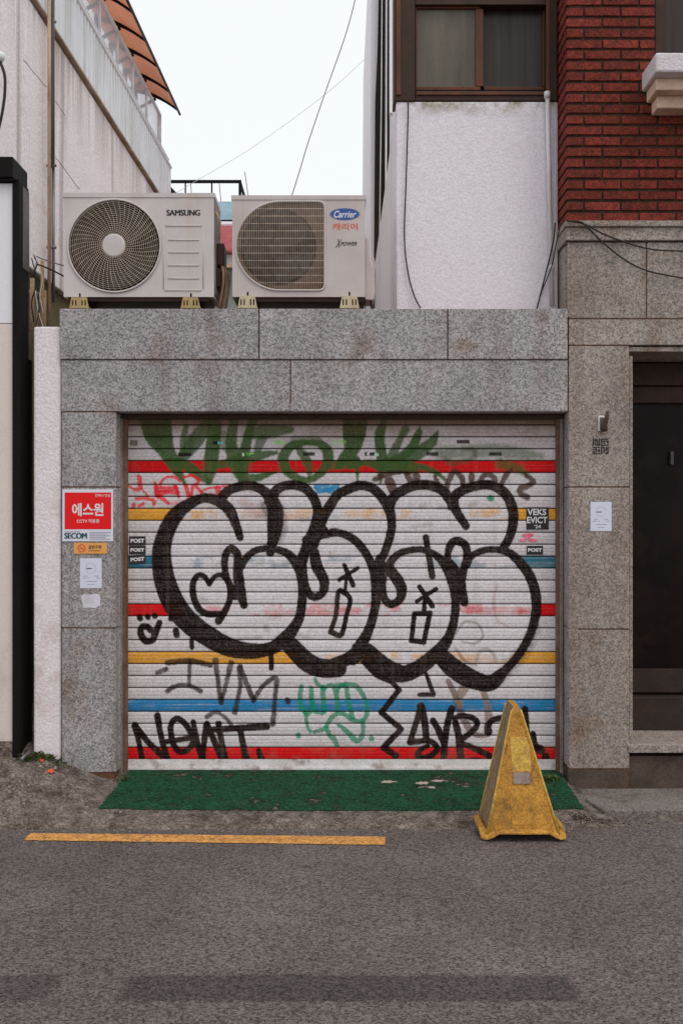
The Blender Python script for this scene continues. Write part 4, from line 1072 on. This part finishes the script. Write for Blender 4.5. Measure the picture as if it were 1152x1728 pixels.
# right unit, D-shaped grille
ac2 = thing('air_conditioner', 'outdoor air conditioner with a D shaped grille and blue oval badge, right of the two', 'air conditioner', tuple(PX(505, 520, ay)), 'air conditioner units on the garage roof')
x0, x1, z0, z1 = xw(392, ay), xw(616, ay), zw(501, ay), zw(331, ay)
c2 = PX(473, 415, ay); r2 = 75 / F * (CAMD + ay); rc = .035
def dshape(a, s_=1.0):
    dx, dz = math.cos(a), math.sin(a)
    if dx <= 0: return (c2.x + r2 * s_ * dx, c2.z + r2 * s_ * dz)
    R_ = r2 * s_; m = max(abs(dx), abs(dz)); t = R_ / m; x, z = dx * t, dz * t
    if x > R_ - rc and abs(z) > R_ - rc:      # rounded corner by marching
        lo, hi = 0, t
        for _ in range(30):
            mid = (lo + hi) / 2; xx, zz = dx * mid, abs(dz * mid)
            ins = (xx <= R_ - rc or zz <= R_ - rc or math.hypot(xx - R_ + rc, zz - R_ + rc) < rc) and xx < R_ and zz < R_
            lo, hi = (mid, hi) if ins else (lo, mid)
        x, z = dx * lo, dz * lo
    return (c2.x + x, c2.z + z)
body2 = casing(x0, x1, z0, z1, ay, .32, c2.x, c2.z, dshape, 180).build('casing', m_ac2, ac2)
cavity(ac2, c2.x, c2.z, r2 * .93, r2 * .93, ay, .32, x0, x1, z0, z1)
fan(ac2, c2.x - .01, c2.z, r2 * .80, ay)
mb = MB(); n = 120; vs = []
for i in range(n):
    a = 2 * math.pi * i / n; h = dshape(a, .995); rr = r2 * .86
    vs += [(h[0], ay + .028, h[1]), (c2.x - .012 + rr * math.cos(a), ay + .030, c2.z + rr * math.sin(a)), (c2.x - .012 + rr * math.cos(a), ay + .056, c2.z + rr * math.sin(a))]
mb.add(vs, [f_ for i in range(n) for f_ in ((3 * i, 3 * ((i + 1) % n), 3 * ((i + 1) % n) + 1, 3 * i + 1), (3 * i + 1, 3 * ((i + 1) % n) + 1, 3 * ((i + 1) % n) + 2, 3 * i + 2))])
mb.build('fan_shroud', material('shroud', W(96, 76, 63), W(62, 46, 38), 6, .8, speck=.2), ac2)
mb = MB()
def zext(dx):
    if dx <= 0: return math.sqrt(max(0, r2 ** 2 - dx ** 2))
    if dx < r2 - rc: return r2
    return r2 - rc + math.sqrt(max(0, rc ** 2 - (dx - r2 + rc) ** 2))
nv = 50
for i in range(1, nv):
    dx = -r2 + 2 * r2 * i / nv; h = zext(dx)
    mb.tube([(c2.x + dx, ay + .004, c2.z - h), (c2.x + dx, ay - .010, c2.z - h * .96), (c2.x + dx, ay - .010, c2.z + h * .96), (c2.x + dx, ay + .004, c2.z + h)], .0011, 5)
for i in range(1, 12):
    dz = -r2 + 2 * r2 * i / 12; xl = math.sqrt(max(0, r2 ** 2 - dz ** 2))
    mb.tube([(c2.x - xl, ay - .006, c2.z + dz), (c2.x + r2, ay - .006, c2.z + dz)], .0018, 5)
n = 120; mb.cur = 1; mb.tube([(*dshape(2 * math.pi * i / n)[:1], ay - .004, dshape(2 * math.pi * i / n)[1]) for i in range(n + 1)], .0062, 6, cap=False)
mb.build('fan_guard', [m_guard, m_ac], ac2, smooth=True)
mb = MB(); cc = PX(581.5, 361.5, ay); n = 40
def oval(mb, s_, y): mb.add([(cc.x + s_ * .089 * math.cos(2 * math.pi * i / n), y, cc.z + s_ * .036 * math.sin(2 * math.pi * i / n)) for i in range(n)], [tuple(range(n))])
mb.cur = 1; oval(mb, 1.05, ay - .0008); mb.cur = 0; oval(mb, .96, ay - .0014)
mb.build('badge', [m_blueink, m_greyink], ac2)
mb = MB(); ptext(mb, 'Carrier', 563, 601, 355.5, 367.5, ay - .0022, bold=.02, shear=.35); mb.build('lettering', m_white, ac2)
mb = MB(); ptext(mb, '캐리어', 561, 603, 376.5, 388, ay - .0015, bold=.012); mb.build('lettering', m_redink, ac2)
mb = MB(); ptext(mb, 'X', 566, 576.5, 403.5, 417.5, ay - .0015, bold=.01, shear=.5); ptext(mb, 'POWER', 574, 602, 408, 414.5, ay - .0016, bold=.02, shear=.35); mb.build('lettering', m_ink, ac2)
mb = MB()
xs_ = x1 + .001
mb.add([], [])
loop = [(xs_, zw(392)), (xs_ + .022, zw(398)), (xs_ + .026, zw(432)), (xs_ + .055, zw(447)), (xs_ + .060, zw(490)), (xs_ + .05, zw(502)), (xs_, zw(502))]
mb.prism(loop, ay + .06, ay + .27); mb.build('valve_cover', m_ac2, ac2, bevel=.006)
MB().box(x0 + .02, x1 - .005, ay + .02, ay + .29, z0 - .024, z0 - .001).build('base_pan', m_wooddark, ac2)
for a, b in ((401, 434), (573, 606)): foot(ac2, a, b, 499, 520, -.006, m_foot2, (.18, .34, .66, .82))
MB().tube([(x1 + .035, ay + .1, zw(500)), (x1 + .045, ay + .1, zw(521))], .006, 6).build('refrigerant_pipe', m_cable, ac2)

# pale roof trim seen under the left unit
tr = MB(); tr.box(xw(165, .5), xw(306, .5), .5, .53, zw(520, .5), zw(511, .5)); o = tr.build('roof_batten', m_farwhite); _tag(o, 'white batten lying on the roof under the left air conditioner', 'batten')

# ------------------------------------------------------------------ far buildings between the units
fb = thing('far_building', 'distant pale blue building with a black roof railing seen between the air conditioners', 'building', (xw(340, 12), 12, RZ))
fy = 12.0
MB().box(xw(250, fy), xw(420, fy), fy, fy + 4, RZ, zw(340, fy)).build('wall', m_farblue, fb)
mb = MB(); mb.box(xw(250, fy), xw(420, fy), fy - .12, fy - .001, zw(379, fy), zw(374, fy)); mb.build('gutter', m_black, fb)
MB().box(xw(250, fy), xw(420, fy), fy - .06, fy - .002, zw(404, fy), zw(380, fy)).build('lower_wall', m_fargreen, fb)
mb = MB()
for px in (313, 357.5): mb.tube([PX(px, 308, fy), PX(px, 341, fy)], .014, 6)
mb.box(xw(403, fy), xw(407.5, fy), fy - .05, fy + .0, zw(341, fy), zw(310, fy)); mb.box(xw(286, fy), xw(407.5, fy), fy - .05, fy, zw(309.5, fy), zw(305, fy))
mb.box(xw(403, fy), xw(407, fy), fy, fy + 3, zw(309.5, fy), zw(305, fy)); mb.build('railing', m_black, fb)
for a, b in (((322, 310), (324, 341)), ((370, 310), (373, 341)), ((413, 290), (420, 340))): MB().tube([PX(*a, fy + .3), PX(*b, fy + .3)], .008, 5).build('guy_wire', m_greycable, fb)
mb = MB(); mb.tube([PX(286, 318, fy - .2), PX(297, 330, fy - .2)], .04, 6); mb.build('strut', m_black, fb)
rb = thing('tiled_house', 'small house with a red tiled roof between the two air conditioners', 'house', (xw(378, 8), 8, RZ))
ry = 8.0
MB().box(xw(330, ry), xw(430, ry), ry, ry + 3, RZ, zw(430, ry)).build('wall', m_farwhite, rb)
mb = MB(); mb.xprism([(ry - .15, zw(430, ry)), (ry - .15, zw(427, ry)), (ry + 1.2, zw(404, ry) + .5), (ry + 2.6, zw(427, ry)), (ry + 2.6, zw(430, ry))], xw(335, ry), xw(430, ry)) ; rf = mb.build('roof', m_fartile, rb)
mb = MB(); zt = zw(404, ry) + .5
mb.tube([(xw(335, ry), ry + 1.2, zt), (xw(430, ry), ry + 1.2, zt)], .05, 8); mb.build('ridge', m_farwhite, rf)
for k in range(1, 6):
    pass
sh = thing('shed', 'low grey green shed wall standing behind the garage roof', 'shed', (xw(380, 4.6), 4.6, RZ))
mb = MB(); mb.box(-1.8, .25, 4.6, 6.2, RZ, zw(455, 4.6)); mb.build('wall', m_fargreen, sh)
MB().box(-1.85, .3, 4.5, 6.3, zw(455, 4.6) + .001, zw(449, 4.6)).build('roof', m_rust, sh)

# ------------------------------------------------------------------ signs and stickers on the granite
sy = -.001
def board(px0, px1, py0, py1, yb_, t, mat, name, parent, bev=.001):
    return MB().box(xw(px0, yb_), xw(px1, yb_), yb_ - t, yb_, zw(py1, yb_), zw(py0, yb_)).build(name, mat, parent, bevel=bev)
sg = thing('security_sign', 'white and red security camera sign on the left granite pilaster', 'sign', tuple(PX(149, 913, 0)))
board(106, 191.5, 826, 913.5, sy, .006, m_sign_board, 'board', sg)
y1_ = sy - .0075
board(109.5, 188, 831, 893, sy - .0062, .001, m_sign_red, 'red_panel', sg, 0)
mb = MB(); yt = y1_ - .0008
ptext(mb, '에스원', 122, 175, 849, 871, yt, bold=.028); ptext(mb, 'CCTV 작동중', 130, 168, 876, 882.5, yt, bold=.012); ptext(mb, '언제나 안심', 161, 186, 833.5, 838.5, yt, bold=.006)
mb.build('lettering', m_white, sg)
mb = MB(); [ptext(mb, 'SECOM', 109 + q_, 146 + q_, 899.2, 908.8, yt - q_ * .0002) for q_ in (0, .3, .6, .9, 1.2)]; mb.build('lettering', m_tealink, sg)
mb = MB()
for i in range(5): mb.box(xw(152), xw(188 - (i * 7) % 13), yt - .0002, yt, zw(897.6 + 2.9 * i + .9), zw(897.6 + 2.9 * i))
mb.box(xw(110), xw(136), yt - .0002, yt, zw(897.4), zw(896.6)); mb.build('small_print', m_greyink, sg)
ns = thing('no_smoking_sign', 'small orange no smoking plate under the security sign', 'sign', tuple(PX(153, 934, 0)))
board(125, 181, 916, 934.5, sy, .005, m_orange, 'board', ns)
mb = MB(); yo = sy - .0062; cc_ = PX(138, 925, yo); ro = .024
n = 32
for k in range(n):
    a, b = 2 * math.pi * k / n, 2 * math.pi * (k + 1) / n
    mb.add([(cc_.x + r_ * math.cos(t_), yo, cc_.z + r_ * math.sin(t_)) for r_, t_ in ((ro, a), (ro * .76, a), (ro * .76, b), (ro, b))], [(0, 1, 2, 3)])
mb.add([(cc_.x - ro * .62, yo - .0002, cc_.z + ro * .52), (cc_.x - ro * .52, yo - .0002, cc_.z + ro * .62), (cc_.x + ro * .62, yo - .0002, cc_.z - ro * .52), (cc_.x + ro * .52, yo - .0002, cc_.z - ro * .62)], [(0, 1, 2, 3)])
mb.box(cc_.x - ro * .55, cc_.x + ro * .45, yo - .0006, yo - .0003, cc_.z - ro * .12, cc_.z + ro * .12)
mb.build('symbol', m_redink, ns)
mb = MB(); ptext(mb, '금연구역', 149.5, 171, 920, 926.5, yo, bold=.02); mb.box(xw(150), xw(170), yo - .0002, yo, zw(929.6), zw(928.8)); mb.build('lettering', m_ink, ns)

def notice(name, label, px0, px1, py0, py1, y):
    t = thing(name, label, 'notice', tuple(PX((px0 + px1) / 2, py1, y)), 'small white notices on the granite')
    board(px0, px1, py0, py1, y, .0012, m_paper, 'paper', t, 0)
    yy = y - .0022; w = px1 - px0; h = py1 - py0; mb = MB()
    mb.box(xw(px0 + .30 * w, yy), xw(px0 + .50 * w, yy), yy - .0001, yy, zw(py0 + .36 * h, yy), zw(py0 + .33 * h, yy)); mb.box(xw(px0 + .505 * w, yy), xw(px0 + .56 * w, yy), yy - .0001, yy, zw(py0 + .35 * h, yy), zw(py0 + .335 * h, yy))
    mb.build('print', m_ink, t)
    mb = MB()
    for r_i, (rv, segs) in enumerate(((.585, ((.16, .36), (.66, .86))), (.655, ((.10, .28), (.34, .42), (.76, .92))), (.765, ((.26, .34), (.36, .55), (.58, .78))), (.87, ((.34, .46), (.49, .66))))):
        for a, b in segs: mb.box(xw(px0 + a * w, yy), xw(px0 + b * w, yy), yy - .0001, yy, zw(py0 + (rv + .016) * h, yy), zw(py0 + rv * h, yy))
    mb.build('small_print', m_greyink, t)
    mb = MB(); cx_, cz_ = xw(px0 + .5 * w, yy), zw(py0 + .33 * h, yy); r_ = w * .24 / F * CAMD
    for k in range(28):
        a, b = 2 * math.pi * k / 28, 2 * math.pi * (k + 1) / 28
        mb.add([(cx_ + q * math.cos(t_), yy, cz_ + q * math.sin(t_)) for q, t_ in ((r_, a), (r_ * .96, a), (r_ * .96, b), (r_, b))], [(0, 1, 2, 3)])
    mb.build('printed_ring', m_greyink, t)
notice('paper_notice', 'small white paper notice taped below the orange plate on the left pilaster', 135.5, 172, 942, 992.5, sy)
notice('paper_notice', 'small white paper notice on the granite pillar beside the dark doorway', 995.5, 1031, 847, 896, sy)
mb = MB(); loop = [(xw(138 + dx_), zw(py_)) for dx_, py_ in ((0, 1005), (4, 1003), (14, 1003.5), (22, 1002), (30, 1002.5), (32, 1010), (31.5, 1018), (33, 1022), (28, 1023), (24, 1026), (12, 1025), (4, 1027), (2, 1020), (0, 1012))]
mb.prism(loop, sy - .0012, sy); o = mb.build('torn_paper', m_tape); _tag(o, 'torn scrap of pale paper on the left pilaster below the white notice', 'paper scrap')

# stencilled square on the right pillar: four blocks of cut-out characters
st_ = MB(); yy = -.0015
for bx, ch in (((999, 1011.3, 740, 752.2), 'ᅵ시'), ((1013, 1026, 740, 752.2), '')):
    pass
random.seed(21)
for (a, b, c_, d), bars in (((999, 1011.4, 740, 752.2), ((0, .22, 0, 1), (.34, .5, 0, 1), (.5, .74, .1, .3), (.62, .78, .3, 1), (.86, 1, 0, 1), (.5, 1, .84, 1))),
                            ((1013, 1026, 740, 752.2), ((0, .2, .0, .6), (.2, .9, 0, .16), (.25, 1, .3, .46), (.8, 1, .46, .7), (0, 1, .84, 1), (.3, .6, .58, .74), (.0, .16, .66, .84))),
                            ((999, 1011.4, 754, 766.3), ((0, 1, 0, .16), (0, .4, .3, .46), (.4, .6, .2, .7), (.7, 1, .3, .7), (0, .5, .6, .74), (.0, 1, .84, 1), (.1, .3, .74, .84))),
                            ((1013, 1026, 754, 766.3), ((0, .18, 0, 1), (.18, .5, 0, .16), (.32, .5, .16, .8), (.5, .74, .4, .58), (.62, .8, 0, .4), (.84, 1, 0, 1), (.6, .84, .7, 1)))):
    for u0, u1, v0, v1 in bars:
        st_.add([(xw(a + (b - a) * u, yy), yy - .0001 * len(st_.f) * .02, zw(c_ + (d - c_) * v, yy)) for u, v in ((u0, v0), (u1, v0), (u1, v1), (u0, v1))], [(3, 2, 1, 0)])
o = st_.build('stencil', m_ink); _tag(o, 'small black square of stencilled block characters on the right granite pillar', 'stencil')

# stickers on the shutter
def sticker(label, px0, px1, py0, py1, texts, y=SY - .0065, name='sticker', rot=0, cat='sticker', group=None, mat=m_ink):
    c0 = PX((px0 + px1) / 2, (py0 + py1) / 2, y)
    t = thing(name, label, cat, tuple(c0), group)
    b = board(px0, px1, py0, py1, y, .0008, mat, 'backing', t, 0)
    mb = MB()
    for s_, a, b_, c_, d, bo in texts: ptext(mb, s_, a, b_, c_, d, y - .0018, bold=bo)
    mb.build('lettering', m_white, t)
    t.rotation_euler = (0, R(rot), 0)
    return t
sticker('square black sticker with white capitals beside the right end of the shutter', 887.5, 925, 856, 893.5,
        [('VEKS', 889, 921, 858.5, 869.5, .03), ('EVICT', 888.5, 923, 872, 883, .03), ("'24", 901, 912, 885.5, 891.5, .02)])
sticker('small black sticker with white capitals just above the right teal band', 888, 915.5, 921, 936, [('POST', 890, 914, 925, 931, .05)], group='small black stickers with white capitals')
for i, (a, b, r_, lb_) in enumerate(((905, 920, 0, 'topmost'), (921, 935, 0, 'middle'), (936.5, 951, -4, 'lowest and tilted one'))):
    sticker(f'small black sticker, {lb_} of the three stacked by the left guide rail', 218.5, 246, a, b, [('POST', 220.5, 244, a + 4, b - 4, .05)], rot=r_, group='small black stickers with white capitals')
pk = MB(); yy = SY - .0072
for cx_, cy_, rx_, ry_ in ((890, 903, 10, 2.6), (889, 906, 6, 2), (893, 901.5, 7, 1.6), (881, 911.5, 6.5, 2.4), (899, 911.5, 8.5, 2.8), (888, 908, 4, 2)):
    n = 20; cc_ = PX(cx_, cy_, yy); pk.add([(cc_.x + rx_ * sc * math.cos(2 * math.pi * i / n), yy - .0001 * len(pk.f), cc_.z + ry_ * sc * math.sin(2 * math.pi * i / n)) for i in range(n)], [tuple(range(n))])
o = pk.build('sticker', m_pink); _tag(o, 'shiny pink sticker between the two black stickers at the right of the shutter', 'sticker')

# wall bracket lamp on the right pillar
bl = thing('spotlight', 'small dark spotlight on a white bracket high on the right granite pillar', 'light', tuple(PX(1016, 728, -.01)))
mb = MB(); mb.box(xw(1008), xw(1018), -.02, -.001, zw(728), zw(702)); b_ = mb.build('bracket', m_white, bl, bevel=.002)
MB().box(xw(1010), xw(1017.5), -.03, -.0205, zw(726), zw(705)).build('housing', m_greysteel, bl, bevel=.002)
mb = MB(); mb.tube([PX(1024.5, 694, -.09), PX(1022.5, 706, -.08), PX(1019, 716, -.06), PX(1018, 726, -.04)], [.010, .014, .018, .022], 14); mb.build('lamp_tube', m_plinth, bl, smooth=True)
mb = MB(); mb.tube([PX(1016, 716, -.02), PX(1020, 713, -.07)], .006, 8); mb.build('arm', m_rust, bl)

# ------------------------------------------------------------------ yellow plastic floor sign
cn = thing('floor_sign', 'worn yellow plastic pyramid floor sign standing at the kerb before the shutter', 'floor sign', (.94, -.80, RZ))
cx0, cy0 = .94, -.80
def P3(u, v, t):
    """u,v in -1..1 around the section, t 0 bottom..1 top"""
    w0, w1, d0, d1 = .198, .020, .185, .105
    w = w0 + (w1 - w0) * t; d = d0 + (d1 - d0) * t
    xo = -.028 * t
    return Vector((cx0 + xo + u * w, cy0 + v * d, RZ + .012 + .672 * t))
def section(t, n=14, infl=0.0):
    out = []; cr = .16
    for s_ in range(4):
        for i in range(n):
            q = -1 + 2 * i / n
            u, v = ((q, -1), (1, q), (-q, 1), (-1, -q))[s_]
            # rounded corners
            k = max(abs(u), abs(v)); m = (abs(u) ** 14 + abs(v) ** 14) ** (1 / 14)
            out.append((u / m, v / m))
    return out
sec = section(0)
N = len(sec); vs = []; fs = []; levels = [0, .012, .03, .05, .12, .3, .5, .7, .85, .95, .985, 1.0]
for li, t in enumerate(levels):
    for (u, v) in sec:
        p = P3(u, v, t)
        if t >= .95: 
            sh_ = 1 - (t - .95) * 4
            p = P3(u * sh_, v * (1 - (t - .95) * 1.2), t)
        if t <= .03:
            fl = {0: .030, .012: .030, .03: .008}[t]
            cen = P3(0, 0, t); dxy = Vector((p.x - cen.x, p.y - cen.y, 0)).normalized() * fl; p += dxy
        if t <= .03:
            mid = min(abs(u), abs(v))            # 0 in the middle of a side, 1 at a corner
            lift = .030 * min(1, max(0, (.78 - mid) / .18))
            lift = lift * lift * 0 + lift
            p.z += lift
            if t == 0 and lift > 0: p.z -= .0
        if .05 <= t < .9:
            mid = min(abs(u), abs(v))
            if mid < .8:                        # shallow recessed panel on every side
                cen = P3(0, 0, t); p -= Vector((p.x - cen.x, p.y - cen.y, 0)).normalized() * .006
        vs.append(p)
for l_ in range(len(levels) - 1):
    for i in range(N):
        j = (i + 1) % N; fs.append((l_ * N + i, l_ * N + j, (l_ + 1) * N + j, (l_ + 1) * N + i))
fs.append(tuple((len(levels) - 1) * N + i for i in range(N)))
mb = MB(); mb.add(vs, fs)
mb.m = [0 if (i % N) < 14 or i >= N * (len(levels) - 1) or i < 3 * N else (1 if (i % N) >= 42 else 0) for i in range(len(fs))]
body = mb.build('body', [m_yellowcone, m_coneside], cn, smooth=False)
md = body.modifiers.new('thick', 'SOLIDIFY'); md.thickness = .006; md.offset = -1
md = body.modifiers.new('bev', 'BEVEL'); md.width = .004; md.segments = 2; md.limit_method = 'ANGLE'; md.angle_limit = R(25)
# rims along the corner edges
mb = MB()
for (u, v) in ((-.96, -.96), (.96, -.96), (-.96, .96), (.96, .96)):
    mb.tube([P3(u, v, t) for t in (.03, .3, .6, .93, .97)], [.008, .007, .006, .006, .005], 8)
mb.build('rim', m_conelabel, cn, smooth=True)
def facequad(t0, t1, u0, u1, off, mat, name):
    mb = MB(); vs = []
    for t, u in ((t0, u0), (t0, u1), (t1, u1), (t1, u0)):
        w = .198 + (.020 - .198) * t
        p = P3(0, -1, t); p.x += u; p.y -= off; vs.append(p)
    back = [v + Vector((0, .006, 0)) for v in vs]
    mb.add(vs + back, [(0, 1, 2, 3), (4, 7, 6, 5), (0, 4, 5, 1), (1, 5, 6, 2), (2, 6, 7, 3), (3, 7, 4, 0)])
    return mb.build(name, mat, cn, bevel=.0015)
facequad(.50, .76, -.040, .060, -.0035, m_conelabel, 'label_panel')
facequad(.41, .495, -.036, .052, .0005, m_conegrey, 'worn_label')
facequad(.10, .38, -.058, .066, -.0035, m_yellowcone, 'label_panel')

# ------------------------------------------------------------------ weeds at the foot of the walls
def weed(label, px, py, y, n, h, sp):
    c = PX(px, py, y); mb = MB()
    for i in range(n):
        bx, by = c.x + random.gauss(0, sp), c.y + random.gauss(0, .02)
        bz = float(zpave(np.array(bx), np.array(by))); a = random.uniform(0, 6.28); L = h * random.uniform(.4, 1); w = L * .22
        d = Vector((math.cos(a), math.sin(a), 0)); s_ = Vector((-d.y, d.x, 0)) * w
        p0 = Vector((bx, by, bz)); p1 = p0 + d * L * .4 + Vector((0, 0, L * .6)); p2 = p0 + d * L * .9 + Vector((0, 0, L * .75))
        mb.add([p0, p1 - s_, p2, p1 + s_], [(0, 1, 2, 3)])
    o = mb.build('weed', m_leaf); return _tag(o, label, 'weed', 'weeds at the foot of the walls')
weed('sparse green weeds at the foot of the white pier', 80, 1278, -.02, 70, .05, .06)
weed('small weeds at the foot of the black shop frame', 48, 1275, -.05, 50, .05, .035)
weed('thin weeds in the corner right of the shutter near the yellow floor sign', 934, 1316, -.02, 40, .045, .025)
weed('weeds by the lower left corner of the shutter', 208, 1306, -.02, 30, .03, .025)
# broken white pipe stub by the shop frame
mb = MB(); mb.tube([PX(50, 1270, -.06), PX(42, 1276, -.1), PX(36, 1282, -.14)], .011, 8); o = mb.build('pipe_stub', m_steelpipe, smooth=True); _tag(o, 'short grey pipe stub lying at the foot of the black shop frame', 'pipe')

# ------------------------------------------------------------------ loose grit and broken concrete
m_grit = material('broken_concrete', G(142, 130, 120), G(86, 74, 66), 60, .9, speck=.4, sscale=120, island=.3)
m_dirt = material('dark_litter', G(58, 46, 38), G(36, 28, 24), 40, .9, speck=.3, island=.3)
def rocks(name, n, area, smin, smax, mat, seed):
    rr = random.Random(seed); mb = MB()
    for _ in range(n):
        x, y = area(rr); z = max(float(zpave(np.array(x), np.array(y))), RZ); q = smin + (smax - smin) * rr.random() ** 3
        a0 = rr.random() * 6.28; k = 6
        top = [(x + math.cos(a0 + i * 6.28 / k) * q * rr.uniform(.3, .7), y + math.sin(a0 + i * 6.28 / k) * q * rr.uniform(.3, .7), z + q * rr.uniform(.3, .6)) for i in range(k)]
        bot = [(x + math.cos(a0 + i * 6.28 / k) * q * rr.uniform(.8, 1.1), y + math.sin(a0 + i * 6.28 / k) * q * rr.uniform(.8, 1.1), z - q * .3) for i in range(k)]
        mb.add(top + bot, [tuple(range(k))] + [(i, i + k, (i + 1) % k + k, (i + 1) % k) for i in range(k)])
    return mb.build(name, mat, kind='stuff')
def a_left(r):
    u = r.random()
    if u < .45: return r.gauss(-1.62, .16), r.gauss(-.60, .05)
    if u < .7: t_ = r.random(); return -1.70 - .17 * t_ + r.gauss(0, .03), -.45 * t_ + r.gauss(0, .03)
    return r.uniform(-2.5, -1.3), r.uniform(-.72, -.1)
rocks('rubble', 520, a_left, .003, .016, m_grit, 3)
rocks('grit', 700, lambda r: (r.uniform(-2.4, 2.2), -.78 + abs(r.gauss(0, .05)) - .03), .002, .008, m_grit, 5)
rocks('litter', 380, lambda r: (1.26 + r.expovariate(9), r.gauss(-.60, .035) - .03 * r.expovariate(1)), .002, .010, m_dirt, 8)
rocks('litter', 300, lambda r: (r.uniform(-1.7, 1.36), r.gauss(-.015, .02) if r.random() < .3 else r.gauss(.15, .008)), .002, .008, m_dirt, 9)
